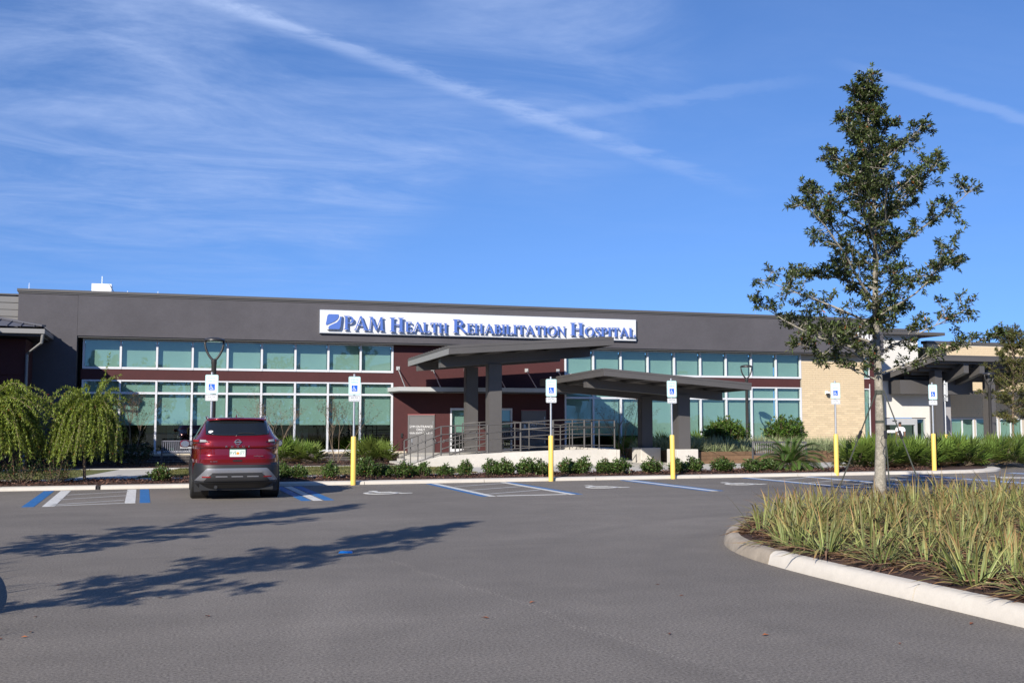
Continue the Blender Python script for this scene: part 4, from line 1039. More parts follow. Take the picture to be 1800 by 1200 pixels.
# ================================================================== parking signs
def parking_sign():
    T = thing('parking_sign', '-', 'parking sign')
    MB().tube([(0,0,1.0),(0,0,2.82)], .028, 10).build('post', M_galv, T, smooth=True)
    MB().lathe([(.068,0),(.068,1.20),(.060,1.222),(.032,1.232),(0.0,1.234)], n=20).build('bollard_sleeve', M_yellow, T, smooth=True)
    def rr(x0, x1, z0, z1, r, n=4):
        P = []
        for cx, cz, a in ((x1-r, z1-r, 0), (x0+r, z1-r, 90), (x0+r, z0+r, 180), (x1-r, z0+r, 270)): P += arcpts(cx, cz, r, a, a+90, n)
        return P
    pn = MB().prism(rr(-.155, .155, 2.285, 2.755, .035), -.038, -.033).build('sign_panel', M_panelw, T)
    mb = MB(); ro, ri = rr(-.153, .153, 2.287, 2.753, .033), rr(-.128, .128, 2.312, 2.728, .02)
    for i in range(len(ro)): j = (i+1) % len(ro); mb.prism([ro[i], ro[j], ri[j], ri[i]], -.0395, -.0381)
    mb.build('border', mat_border, pn)
    text('lettering', 'RESERVED', .062, M_green, pn, (0, -.0395, 2.675), depth=.0008, xs=.76)
    text('lettering', 'PARKING', .062, M_green, pn, (0, -.0395, 2.60), depth=.0008, xs=.76)
    sq = box('access_square', M_iblue, pn, -.075, .075, -.0395, -.0381, 2.375, 2.53)
    mb = MB()
    for k, poly in enumerate(ISA): mb.prism([((p-.55)*.135, 2.452+(q-.5)*.132) for p, q in poly], -.0412-.0002*k, -.0396)
    mb.build('access_symbol', M_panelw, sq)
    p2 = MB().prism(rr(-.15, .15, 2.115, 2.265, .03), -.038, -.033).build('fine_panel', M_panelw, T)
    mb = MB(); ro, ri = rr(-.142, .142, 2.123, 2.257, .026), rr(-.134, .134, 2.131, 2.249, .02)
    for i in range(len(ro)): j = (i+1) % len(ro); mb.prism([ro[i], ro[j], ri[j], ri[i]], -.0395, -.0381)
    mb.build('border', M_black, p2)
    text('lettering', '$250 FINE', .052, M_black, p2, (0, -.0395, 2.213), depth=.0008, xs=.85); text('lettering', 'TOW AWAY ZONE', .03, M_black, p2, (0, -.0395, 2.16), depth=.0008, xs=.85)
    for z in (2.735, 2.30, 2.25, 2.13): MB().tube([(0,-.044,z),(0,.03,z)], .008, 6).build('bolt', M_galv, T)
    return T
mat_border = mat('sign_border', (.42, .66, .64), .45)
SIGNS = [((.98, 26.92), 'reserved parking sign whose yellow bollard is hidden behind the red car', 0),
         ((4.49, 26.89), 'reserved parking sign on a yellow bollard standing beside the red car', 0),
         ((9.86, 26.93), 'reserved parking sign on a yellow bollard in front of the ramp railing', 0),
         ((13.51, 26.93), 'reserved parking sign with slightly leaning post in front of the two pedestals', -.012),
         ((18.97, 27.05), 'reserved parking sign on a yellow bollard in front of the tan brick wall', 0),
         ((22.7, 27.3), 'reserved parking sign on a yellow bollard before the entrance canopy', 0)]
proto = parking_sign()
for i, ((x, y), lab, tilt) in enumerate(SIGNS):
    o = proto if i == 0 else copy_tree(proto)
    o.location = (x, y, 0); o['label'] = lab; o['group'] = 'reserved parking signs on yellow bollards'
    o.rotation_euler = (0, tilt, R((-4, 3, 0, 4, -5, -3)[i]))
# two signs across the drive, seen from the side
for px, py0, lab in ((1526, 672, 'edge-on sign on a yellow bollard seen between tree trunk and brick wall'), (1662, 669, 'edge-on sign on a yellow bollard beside the entrance canopy column')):
    Y = 42.5; x = onx(px, Y); zt = ony(px, py0, Y)[1]
    T = thing('side_sign', lab, 'sign', (x, Y, 0), R(72), 'signs across the entrance drive')
    MB().tube([(0,0,.9),(0,0,zt)], .035, 8).build('post', M_galv, T, smooth=True)
    MB().lathe([(.08,0),(.08,.93),(.065,.965),(0,.98)], n=16).build('bollard_sleeve', M_yellow, T, smooth=True)
    box('sign_panel', M_panelw, T, -.24, .24, -.05, -.042, zt-.75, zt-.08); box('fine_panel', M_panelw, T, -.23, .23, -.05, -.042, zt-1.0, zt-.8)
    for z in (zt-.15, zt-.68, zt-.85, zt-.95): box('bracket', M_galv, T, -.09, .09, -.041, .04, z-.015, z+.015)

# ================================================================== lamps
def lamp():
    T = thing('street_lamp', '-', 'street lamp')
    MB().lathe([(.13,0),(.13,.12),(.075,.16),(.07,.9),(.062,3.0),(.07,3.02),(.07,3.12),(.05,3.14)], n=16).build('post', M_bronze, T, smooth=True)
    for a in (0, 180):
        pts = []
        for t in np.linspace(0, 1, 9):
            r = .24*math.sin(t*math.pi/2)**.9; pts.append((math.cos(R(a))*r, math.sin(R(a))*r, 3.10+.50*t**1.25))
        MB().tube(pts, [.03]*7+[.026, .022], 8).build('arm', M_bronze, T, smooth='all')
    hd = MB().lathe([(.0,3.585),(.24,3.59),(.262,3.605),(.258,3.63),(.20,3.665),(.10,3.685),(0,3.69)], n=28).build('lamp_head', M_bronze, T, smooth=True)
    MB().lathe([(.0,3.575),(.19,3.577),(.19,3.584),(0,3.584)], n=24).build('lens', M_lamp_clear, hd)
    return T
L0 = lamp(); yaw = -YAW
LAMPS = [((onx(374, 27.75), 27.75, .05), 'bronze lamp post rising behind the red car', 1),
         ((onx(1313.5, 39.4), 39.4, .3), 'bronze lamp post in the timber planter near the tan brick wall', 1),
         ((onx(1741, 36.5), 36.5, 0), 'dark lamp post next to the right-hand entrance canopy column', 1),
         ((11.85, 11.5, .1), 'bronze lamp post in the planted island just outside the right edge', .98)]
for i, (l, lab, s) in enumerate(LAMPS):
    o = L0 if i == 0 else copy_tree(L0); o.location = l; o['label'] = lab; o['group'] = 'bronze lamp posts'; o.rotation_euler = (0, 0, yaw+R((0, 8, 20, 35)[i])); o.scale = (s, s, s)

# ================================================================== benches
def bench(label, loc, rz, back_m, seat_m, w=1.8, facing_logo=False):
    T = thing('bench', label, 'bench', loc, rz)
    for s in (-1, 1):
        x = s*(w/2-.03)
        MB().bar((x, -.22, 0), (x, -.22, .64), .05, .05).bar((x, .24, 0), (x, .30, .88), .05, .05, (0,1,0)).bar((x, -.22, .64), (x, .26, .66), .06, .03).bar((x, -.22, .40), (x, .24, .40), .04, .05).build('end_frame', seat_m, T)
    mb = MB()
    for k in range(9): mb.box(-w/2+.06, w/2-.06, -.24+.052*k, -.20+.052*k, .425, .445)
    o = mb.build('seat_slats', seat_m, T); o['kind'] = 'stuff'
    mb = MB(); n = int(w/.075)
    for k in range(n):
        x = -w/2+.08+(w-.16)*k/(n-1); mb.bar((x, .25, .45), (x, .305, .85), .032, .012, (0, 1, 0))
    o = mb.build('back_slats', back_m, T); o['kind'] = 'stuff'
    MB().bar((-w/2+.03, .305, .865), (w/2-.03, .305, .865), .05, .05).build('top_rail', back_m, T); MB().bar((-w/2+.03, .25, .47), (w/2-.03, .25, .47), .035, .04).build('bottom_rail', back_m, T)
    return T
bench('black metal slatted bench in front of the timber planter', (19.45, 30.9, .045), R(-32), M_bench, M_bench)
b2 = bench('grey slatted bench under the windows, left of the red car', (.65, 39.8, .03), R(0), M_bench_back, M_bench)
box('name_plaque', M_awning, b2, -.25, .25, .235, .25, .60, .72)
bench('grey slatted bench on the ramp landing behind the railings', (14.0, 41.2, .42), R(0), M_bench_back, M_bench, 2.2)

# ================================================================== timber planter
PL = thing('planter', 'raised planter of brown timber sleepers full of striped grass', 'planter', (0, 0, 0))
px0, px1, py0, py1 = 18.15, 26.2, 34.95, 40.6
for k in range(3):
    z0 = .04+.15*k
    for a in np.arange(px0, px1, 2.4 if k % 2 == 0 else 2.4):
        a0 = a-(1.2 if k % 2 else 0); a1 = min(a0+2.39, px1); a0 = max(a0, px0)
        if a1-a0 > .2: box('sleeper', M_timber, PL, a0, a1, py0+random.uniform(-.006, .006), py0+.15, z0, z0+.145, bevel=.008)
    for b in np.arange(py0+.16, py1, 2.4): box('sleeper', M_timber, PL, px0-.002, px0+.15, b, min(b+2.39, py1), z0, z0+.145, bevel=.008)
    box('sleeper', M_timber, PL, px1-.15, px1+.002, py0+.16, py1, z0, z0+.145)
for x in (px0-.07, ): box('corner_post', M_timber, PL, x, x+.14, py0-.07, py0-.01, .04, .50)
box('soil', M_mulch, PL, px0+.15, px1-.15, py0+.15, py1, .04, .42)

# ================================================================== gym machines behind the glass
def machine(px, label, kind):
    x = onx(px, 43.9); T = thing('exercise_machine', label, 'exercise machine', (x, 43.9, .3))
    if kind == 0:
        box('column', M_gym, T, -.13, .13, -.1, .1, 0, 1.35); box('pad', M_gym, T, .24, .40, -.12, .02, .35, 1.0); box('base', M_gym2, T, -.35, .75, -.25, .25, 0, .12); MB().tube([(.13,0,.9),(.32,0,.7)], .03, 8).build('arm', M_gym2, T)
    else:
        box('deck', M_gym, T, -.4, .9, -.35, .35, .1, .22)
        for s in (-.3, .3): MB().tube([(-.35, s, .2), (-.5, s, 1.15), (.1, s, .95)], .03, 8).build('rail', M_gym2, T)
        box('console', M_gym2, T, -.6, -.42, -.35, .35, 1.05, 1.3)
machine(523, 'pale gym machine with a tall pad behind the dark glass', 0); machine(655, 'treadmill with silver side rails behind the window next to the red wall', 1); machine(300, 'gym machine seen faintly through the window above the grey bench', 0)

# security camera
T = thing('security_camera', 'small white dome camera on the tan brick wall', 'security camera', (29.18, YW-.012, 2.87))
box('bracket', M_whitepaint, T, -.06, .06, -.05, -.001, -.02, .14); MB().lathe([(.0,-.09),(.06,-.07),(.085,0),(.08,.03),(0,.035)], (0,-.13,0), 14).build('dome', M_bronze, T, smooth=True)
MB().box(-.07, .07, -.19, -.052, .03, .10).build('housing', M_whitepaint, T)

# ================================================================== person at the entrance
def skin_mesh(name, m, joints, edges, parent, sub=2):
    me = bpy.data.meshes.new(name); me.from_pydata([j[0] for j in joints], edges, []); me.materials.append(m)
    o = link(name, me, parent); md = o.modifiers.new('skin', 'SKIN'); md.use_smooth_shade = True
    for v, j in zip(me.skin_vertices[0].data, joints): v.radius = j[1]
    me.skin_vertices[0].data[0].use_root = True
    s = o.modifiers.new('sub', 'SUBSURF'); s.levels = sub; s.render_levels = sub; return o
PX, PY = onx(1582, 43.4), 43.4
PE = thing('person', 'person in a white shirt seen from behind walking to the glass doors', 'person', (PX, PY, .0), R(-8)); PE.scale = (.90, .90, .90)
J = [((0,0,.95),(.15,.11)),((0,0,1.12),(.14,.10)),((0,.01,1.30),(.165,.105)),((0,.01,1.42),(.13,.09)),((0,.015,1.50),(.055,.055)),((0,.03,1.58),(.075,.088)),((0,.03,1.67),(.078,.092)),((0,.03,1.73),(.05,.06)),
     ((-.20,.0,1.40),(.062,.06)),((-.245,-.02,1.13),(.045,.045)),((-.25,.06,.90),(.034,.034)),((-.25,.085,.82),(.04,.025)),((-.25,.10,.74),(.03,.018)),
     ((.20,.0,1.40),(.062,.06)),((.25,-.03,1.14),(.045,.045)),((.255,.02,.90),(.034,.034)),((.255,.04,.82),(.04,.025)),((.255,.05,.74),(.03,.018)),
     ((-.095,0,.86),(.095,.10)),((-.10,.06,.48),(.06,.065)),((-.10,.04,.10),(.04,.045)),((-.10,.17,.04),(.04,.03)),
     ((.095,0,.86),(.095,.10)),((.10,-.02,.48),(.06,.065)),((.10,-.16,.12),(.04,.045)),((.10,-.05,.05),(.04,.03))]
Ed = [(0,1),(1,2),(2,3),(3,4),(4,5),(5,6),(6,7),(3,8),(8,9),(9,10),(10,11),(11,12),(3,13),(13,14),(14,15),(15,16),(16,17),(0,18),(18,19),(19,20),(20,21),(0,22),(22,23),(23,24),(24,25)]
skin_mesh('body', M_skin, J, Ed, PE)
g = lambda i, k=.022: (J[i][0], (J[i][1][0]+k, J[i][1][1]+k))
Js = [((0,0,.86),(.175,.135)), g(1,.03), g(2,.025), g(3,.022), ((0,.015,1.475),(.075,.07)), g(8,.025), ((-.235,-.015,1.20),(.075,.075)), g(13,.025), ((.238,-.02,1.20),(.075,.075))]
skin_mesh('shirt', M_shirt, Js, [(0,1),(1,2),(2,3),(3,4),(3,5),(5,6),(3,7),(7,8)], PE)
Jt = [((0,0,.93),(.155,.118)), g(18), g(19), ((-.10,.045,.12),(.06,.065)), g(22), g(23), ((.10,-.15,.14),(.06,.065))]
skin_mesh('trousers', M_jeans, Jt, [(0,1),(1,2),(2,3),(0,4),(4,5),(5,6)], PE)
skin_mesh('hair', M_hair, [((0,.0,1.60),(.080,.075)),((0,.012,1.69),(.092,.095)),((0,.02,1.75),(.06,.065))], [(0,1),(1,2)], PE)
for s in (-1, 1):
    mb = MB()
    for k in range(4): mb.tube([(s*.255-.022+.015*k, .10, .75), (s*.255-.024+.016*k, .115, .70), (s*.255-.024+.016*k, .11, .655+.01*abs(k-1.5))], [.009, .008, .006], 6)
    mb.tube([(s*.25-s*.03, .09, .82), (s*.25-s*.055, .115, .775), (s*.25-s*.05, .125, .735)], [.011, .009, .007], 6)
    mb.build('fingers', M_skin, PE, smooth='all')

# ================================================================== plants
def np_mesh(name, V, F, C, m, smooth=False):
    """V (n,3), F (m,k), C (n,3) point colours"""
    me = bpy.data.meshes.new(name); V = np.asarray(V, np.float32); F = np.asarray(F, np.int32); k = F.shape[1]
    me.vertices.add(len(V)); me.vertices.foreach_set('co', V.ravel()); me.loops.add(F.size); me.loops.foreach_set('vertex_index', F.ravel())
    me.polygons.add(len(F)); me.polygons.foreach_set('loop_start', np.arange(0, F.size, k, dtype=np.int32)); me.polygons.foreach_set('loop_total', np.full(len(F), k, np.int32))
    at = me.color_attributes.new('Col', 'FLOAT_COLOR', 'POINT'); at.data.foreach_set('color', np.hstack([C, np.ones((len(C), 1))]).astype(np.float32).ravel())
    me.materials.append(m); me.update(calc_edges=True)
    if smooth: me.polygons.foreach_set('use_smooth', np.ones(len(F), bool))
    return me
def unit(a): return a/np.maximum(np.linalg.norm(a, axis=1, keepdims=True), 1e-6)
def rnd_dirs(n): return unit(RNG.normal(size=(n, 3)))
def leaf_geo(P, D, L, W, C, fold=.25, up=None):
    """bent diamond leaves: P base points, D directions, L lengths, W widths, C colours"""
    n = len(P); D = unit(D); Nn = rnd_dirs(n)*.6 + (np.array([[0, 0, 1.0]]) if up is None else up); S = unit(np.cross(D, Nn)); Nn = unit(np.cross(S, D))
    L = np.asarray(L).reshape(-1, 1); W = np.asarray(W).reshape(-1, 1)
    mid = P+D*L*.48
    V = np.stack([P, mid+S*W*.5+Nn*W*fold, P+D*L-Nn*L*.08, mid-S*W*.5+Nn*W*fold], 1).reshape(-1, 3)
    i = np.arange(n)*4; F = np.concatenate([np.stack([i, i+1, i+2], 1), np.stack([i, i+2, i+3], 1)])
    return V, F, np.repeat(C, 4, 0)
def vary(base, n, amt=.25, hue=.12, alt=None, palt=0):
    c = np.array(base)[None]*(1+RNG.uniform(-amt, amt, (n, 1)))*(1+RNG.uniform(-hue, hue, (n, 3)))
    if alt is not None:
        k = RNG.random(n) < palt; c[k] = np.array(alt)[None]*(1+RNG.uniform(-.3, .3, (k.sum(), 1)))
    return np.clip(c, .002, 1)

# ---- low leathery shrub: branching stems with whorls of small leaves
def shrub_meshes(rx, h, nst, col, lsize, seed, alt=(.16, .05, .02), palt=.02, dens=1.0, flat=.75):
    random.seed(seed); mb = MB(); P, D = [], []
    for i in range(nst):
        az = i*2.4+random.uniform(-.4, .4); rr = math.sqrt((i+.5)/nst); reach = rx*rr*random.uniform(.75, 1.12); top = h*(1-.45*rr**2)*random.uniform(.78, 1.08)
        b = Vector((math.cos(az)*.05, math.sin(az)*.05, 0)); t = Vector((math.cos(az)*reach, math.sin(az)*reach, top)); m = (b+t)/2+Vector((math.cos(az), math.sin(az), -.3))*reach*.18
        mb.tube([b, m, t], [.010, .007, .003], 4)
        for k in range(int(7*dens)):
            f = random.uniform(.35, 1.0); q = b.lerp(m, f*2) if f < .5 else m.lerp(t, f*2-1)
            d = Vector((random.gauss(0, 1), random.gauss(0, 1), random.gauss(.5, .6))).normalized(); e = q+d*random.uniform(.05, .15)*rx*1.6
            e.z = max(e.z, .03)
            if k % 2 == 0: mb.tube([q, e], [.004, .002], 3)
            for j in range(int(7*dens)):
                P.append(e+Vector((random.gauss(0, .022), random.gauss(0, .022), random.gauss(0, .022)))); D.append(d*.5+Vector((random.gauss(0, .8), random.gauss(0, .8), random.gauss(.25, .6))))
    P = np.array([tuple(p) for p in P]); D = np.array([tuple(d) for d in D]); n = len(P)
    V, F, C = leaf_geo(P, D, RNG.uniform(.7, 1.25, n)*lsize, RNG.uniform(.40, .60, n)*lsize, vary(col, n, .35, .12, alt, palt))
    return mb.mesh('stems', M_bark_dark), np_mesh('foliage', V, F, C, M_leaf)
def place_plant(name, meshes, label, cat, loc, rz=0, s=1.0, group=None, sz=None):
    T = thing(name, label, cat, loc, rz, group); T.scale = (s, s, sz or s)
    link('stems', meshes[0], T); link('foliage', meshes[1], T); return T
SH = [shrub_meshes(.29, .43, 24, (.085, .140, .034), .075, 11+k, dens=1.15) for k in range(5)]
WORDS = ['first', 'second', 'third', 'fourth', 'fifth', 'sixth', 'seventh', 'eighth', 'ninth', 'tenth', 'eleventh', 'twelfth', 'thirteenth', 'fourteenth', 'fifteenth', 'sixteenth']
row = [(500,842,.40), (528,842,.36), (581,842,.44), (642,842,.48), (674,841,.46), (712,841,.46), (743,840,.44), (783,839,.36), (818,838,.38), (866,837,.46), (888,837,.42), (925,836,.46), (950,836,.44), (998,835,.44), (1022,835,.44), (1062,834,.48), (1088,834,.46), (1145,833,.50), (1190,832,.48), (1220,832,.46), (1270,830,.50), (1322,829,.46), (1346,829,.42)]
k = 0
SPL = {2: 'low leathery shrub in the mulch between the red car and the yellow bollard beside it', 12: 'low leathery shrub just left of the bollard in front of the ramp', 20: 'rounded low shrub in front of the brown timber planter'}
for i, (px, py, w) in enumerate(row):
    Y = 28.15+random.uniform(-.12, .12); x = onx(px, Y)
    lab = SPL.get(i) or f'low leathery green shrub, number {i+1} rightwards from the red car in the kerb bed'
    if i < 16 and i not in SPL: lab = f'low leathery green shrub, {WORDS[i]} to the right of the red car along the kerb'
    elif i not in SPL: lab = f'low leathery green shrub, {WORDS[22-i]} from the right end of the kerb row'
    place_plant('low_shrub', SH[i % 5], lab, 'shrub', (x, Y, .08), random.uniform(0, 6.28), w/.44*random.uniform(.86, 1.22), 'low shrubs along the kerb', w/.44*random.uniform(.78, 1.12))
place_plant('low_shrub', SH[2], 'single low shrub on the mulch left of the red car', 'shrub', (onx(286, 28.3), 28.3, .08), 1, .9, 'low shrubs along the kerb')
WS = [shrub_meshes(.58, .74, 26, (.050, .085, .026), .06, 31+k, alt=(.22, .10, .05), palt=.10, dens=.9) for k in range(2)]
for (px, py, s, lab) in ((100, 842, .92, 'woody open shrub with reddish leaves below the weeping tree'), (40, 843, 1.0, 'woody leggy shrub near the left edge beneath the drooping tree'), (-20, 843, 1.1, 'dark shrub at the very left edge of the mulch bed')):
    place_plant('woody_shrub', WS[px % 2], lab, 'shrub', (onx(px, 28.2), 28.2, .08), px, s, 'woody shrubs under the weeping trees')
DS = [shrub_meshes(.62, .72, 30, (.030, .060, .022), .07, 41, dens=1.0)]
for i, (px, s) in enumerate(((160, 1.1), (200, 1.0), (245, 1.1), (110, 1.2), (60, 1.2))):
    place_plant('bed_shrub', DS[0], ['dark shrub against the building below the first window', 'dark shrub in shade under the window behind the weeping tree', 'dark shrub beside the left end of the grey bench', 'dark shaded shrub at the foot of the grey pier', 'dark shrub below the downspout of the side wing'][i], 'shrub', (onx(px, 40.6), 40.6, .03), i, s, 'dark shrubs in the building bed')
BG = [shrub_meshes(.95, 1.34, 95, (.085, .155, .024), .095, 51+k, alt=(.30, .22, .03), palt=.02, dens=1.7) for k in range(2)]
place_plant('round_shrub', BG[0], 'big rounded glossy shrub left of the lamp in the planter', 'shrub', (onx(1276, 38.4), 38.4, .42), 0, 1.0, 'rounded shrubs in the planter', 1.0)
place_plant('round_shrub', BG[1], 'big rounded glossy shrub in front of the tan brick corner', 'shrub', (onx(1380, 38.6), 38.6, .42), 2, 1.0, 'rounded shrubs in the planter', 1.0)

# ---- strap-leaf clumps
def ribbon_clump(n, L, W, spread, droop, cmid, cedge, ctip, seed, lean=0.0, dead=.12, base_r=.09):
    rng = np.random.default_rng(seed); Vs, Fs, Cs = [], [], []; k = 0; NS = 6
    for i in range(n):
        az = rng.uniform(0, 6.283); r0 = base_r*math.sqrt(rng.random()); l = L*rng.uniform(.55, 1.1); w = W*rng.uniform(.7, 1.2); el = math.pi/2-spread*rng.random()**.8
        isd = rng.random() < dead
        if isd: el = rng.uniform(.12, .5); l *= .9
        d = np.array([math.cos(az)*math.cos(el), math.sin(az)*math.cos(el), math.sin(el)]); p = np.array([math.cos(az)*r0, math.sin(az)*r0, .0]); h = np.array([math.cos(az), math.sin(az), 0])
        tw = rng.uniform(-.6, .6); side = np.array([-math.sin(az+tw), math.cos(az+tw), 0]); br = rng.uniform(.55, 1.4); dr = droop*rng.uniform(.4, 1.6)
        cm, ce, ct = (np.array(c)*br for c in ((cmid, cedge, ctip) if not isd else ((.22, .13, .075), (.26, .17, .10), (.18, .09, .05))))
        red = rng.random()
        for j in range(NS):
            f = j/(NS-1); ww = w*(.75+.5*f if f < .35 else 1.0)*(1 if f < .55 else max(.04, (1-f)/.45))
            fc = max(0, (f-.32)/.68)**1.2*(.35+.65*red)
            a = cm*(1-fc)+ct*fc; e = ce*(1-fc)+ct*fc
            nrm = np.cross(side, d); 
            Vs += [p-side*ww/2+nrm*ww*.18, p-side*ww*.22, p+side*ww*.22, p+side*ww/2+nrm*ww*.18]; Cs += [e, a, a, e]
            d = d+h*0+np.array([0, 0, -dr*(.25+f)/NS*2.2]); d = d/np.linalg.norm(d); p = p+d*l/(NS-1)
            p[2] = max(p[2], .012)
        for j in range(NS-1):
            for c in range(3): Fs.append((k+j*4+c, k+j*4+c+1, k+(j+1)*4+c+1, k+(j+1)*4+c))
        k += NS*4
    return np_mesh('leaves', np.array(Vs), np.array(Fs), np.clip(np.array(Cs), .003, 1), M_blade)
FLAX = [ribbon_clump(56, .55, .023, 1.35, 1.0, (.135, .185, .050), (.38, .385, .15), (.36, .135, .07), 70+k, dead=.33, base_r=.15) for k in range(7)]
FLAXP = [ribbon_clump(80, .66, .030, 1.1, .6, (.15, .22, .09), (.50, .52, .32), (.40, .40, .22), 80+k, dead=.03, base_r=.14) for k in range(3)]
LIRI = [ribbon_clump(70, .46, .011, 1.05, .7, (.055, .095, .030), (.06, .10, .03), (.08, .09, .03), 90+k, dead=.05) for k in range(2)]

# ---- planted island on the right
isl = [(6.46, -3.0), (6.46, 4.0), (6.46, 7.0), (6.46, 9.0), (6.50, 10.3), (6.62, 11.3), (6.92, 12.3), (7.45, 13.25), (8.2, 14.15), (9.2, 14.95), (10.4, 15.6), (11.8, 16.1), (13.5, 16.5), (16, 16.8), (20, 16.9), (30, 16.9)]
def smooth_line(pts, n=6):
    P = [Vector(p) for p in pts]; out = []
    for i in range(len(P)-1):
        a, b, c, d = P[max(i-1, 0)], P[i], P[i+1], P[min(i+2, len(P)-1)]
        for k in range(n):
            t = k/n; out.append(.5*((2*b)+(c-a)*t+(2*a-5*b+4*c-d)*t*t+(3*b-a-3*c+d)*t**3))
    out.append(P[-1]); return out
sm = [tuple(p) for p in smooth_line(isl)]
sm_r = sm[::-1]                                   # body of the kerb on the left-hand side of travel
def cut_runs(pts, joints):
    runs, cur, acc = [], [pts[0]], 0.0
    for a, b in zip(pts[:-1], pts[1:]):
        cur.append(b)
        if any((a[1]-j)*(b[1]-j) <= 0 and a[0] < 9.5 for j in joints): runs.append(cur); cur = [b]
    runs.append(cur); return runs
KW = .20
for r in cut_runs(sm_r, (8.35, 10.75)):
    cx = sum(p[0] for p in r)/len(r); cy = sum(p[1] for p in r)/len(r); stained = 10.4 < r[-1][1] < 12.5 or (10.7 < cy < 16.8)
    d0 = (Vector(r[1])-Vector(r[0])).normalized()*.009; d1 = (Vector(r[-1])-Vector(r[-2])).normalized()*.009
    r = [tuple(Vector(r[0])+d0)]+r[1:-1]+[tuple(Vector(r[-1])-d1)]
    # travelling from the far end towards the photographer the island lies on the left
    structure(kerb_run('island_kerb', r, KW, .15, M_kerb_old if stained else M_kerb, lean=.055))
inner = [tuple(Vector(p)+Vector((d.y, -d.x))*.17) for p, d in zip(sm, [(Vector(sm[min(i+1, len(sm)-1)])-Vector(sm[max(i-1, 0)])).normalized() for i in range(len(sm))])]
def island_z(x, y): return .135+.02*math.sin(2.1*x+.7*y)+.012*math.sin(6.3*x-4.1*y)
mi = MB(); NR = 40
for p in inner:
    for j in range(NR+1):
        f = (j/NR)**1.5; x = p[0]+(18-p[0])*f*.999; y = p[1]+(2.0-p[1])*f*.999 if p[1] > 2 else p[1]
        mi.v.append((x, y, .11 if j == 0 else island_z(x, y)+.03*min(1, f*8)))
for i in range(len(inner)-1):
    for j in range(NR):
        a = i*(NR+1)+j; mi.f.append((a, a+1, a+NR+2, a+NR+1))
structure(mi.build('island_mulch', M_mulch, smooth='all'))
def in_isl(x, y, marg=.0):
    if y > 16.9-marg or x < 6.46+marg: return False
    for a, b in zip(sm[:-1], sm[1:]):
        if min(a[1], b[1]) <= y <= max(a[1], b[1]) and abs(b[1]-a[1]) > 1e-6:
            xx = a[0]+(b[0]-a[0])*(y-a[1])/(b[1]-a[1]); return x > xx+marg*1.2
    return True
TREE = (11.70, 15.45)
spots = []; random.seed(3)
def try_spot(x, y, dmin):
    if not in_isl(x, y, .36): return
    if math.hypot(x-TREE[0], y-TREE[1]) < .38: return
    if any((x-a)**2+(y-b)**2 < dmin**2 for a, b in spots): return
    spots.append((x, y))
tries = 0
for _ in range(6000):
    x = random.uniform(6.9, 15.5); y = random.uniform(5.6, 16.3)
    X = x*CA-y*SA; D = x*SA+y*CA
    if D < 4 or X/D > .74: continue
    try_spot(x, y, .45)
EDGE = {i: k for k, i in enumerate(sorted([i for i, p in enumerate(spots) if not in_isl(p[0], p[1], .78)], key=lambda i: -spots[i][1]+.01*spots[i][0]))}
for i, (x, y) in enumerate(spots):
    edge = EDGE.get(i)
    lab = f'{WORDS[edge]} clump of striped strap leaves along the island kerb, counted from the back' if edge is not None and edge < 16 else 'clump of striped strap leaves at the nearer stretch of the island kerb' if edge is not None else 'clump of striped strap leaves in the middle of the kerbed island'
    T = thing('flax_lily', lab, 'plant', (x, y, island_z(x, y)+.02), random.uniform(0, 6.28), 'flax lilies in the kerbed island')
    s = random.uniform(.85, 1.22); T.scale = (s, s, s*random.uniform(.9, 1.1)); link('leaves', FLAX[i % 7], T)
# fallen straw and chips on the mulch
def chips(name, pts, L, W, cols, seed, tilt=.35):
    rng = np.random.default_rng(seed); P = np.array(pts); n = len(P); az = rng.uniform(0, 6.283, n); D = np.stack([np.cos(az), np.sin(az), rng.uniform(-tilt, tilt, n)], 1)
    c = np.array(cols)[rng.integers(0, len(cols), n)]*rng.uniform(.6, 1.4, (n, 1)); V, F, C = leaf_geo(P, D, rng.uniform(.5, 1.4, n)*L, rng.uniform(.5, 1.4, n)*W, np.clip(c, .003, 1), fold=.05)
    o = link(name, np_mesh(name, V, F, C, M_chip)); o['kind'] = 'stuff'; return o
pts = []
while len(pts) < 27000:
    x = random.uniform(6.6, 15.5); y = random.uniform(5.5, 16.4)
    if in_isl(x, y, .17 if len(pts) < 10500 else .30): pts.append((x, y, island_z(x, y)+.035+random.uniform(0, .02)))
chips('mulch_chips', pts[:10500], .055, .018, [(.065, .030, .022), (.10, .045, .03), (.035, .018, .014), (.14, .075, .05)], 1)
chips('straw_litter', pts[10500:], .30, .011, [(.26, .15, .085), (.20, .11, .06), (.32, .21, .13), (.14, .07, .045)], 2, .18)
pts = [(random.uniform(-16, 23.2), random.uniform(YK+.42, 29.5), 0) for _ in range(26000)]
pts = [(x, y, .088+wob(x, y)+.03+random.uniform(-.01, .02)) for x, y, _ in pts]
chips('mulch_chips', pts, .075, .03, [(.075, .032, .022), (.12, .05, .032), (.035, .018, .014), (.17, .09, .06)], 3, .6)
pts = [(random.uniform(-2, 9), random.uniform(37, 42.1), .04) for _ in range(3000)]
chips('mulch_chips', pts, .09, .035, [(.075, .032, .022), (.12, .05, .032), (.035, .018, .014)], 4, .6)
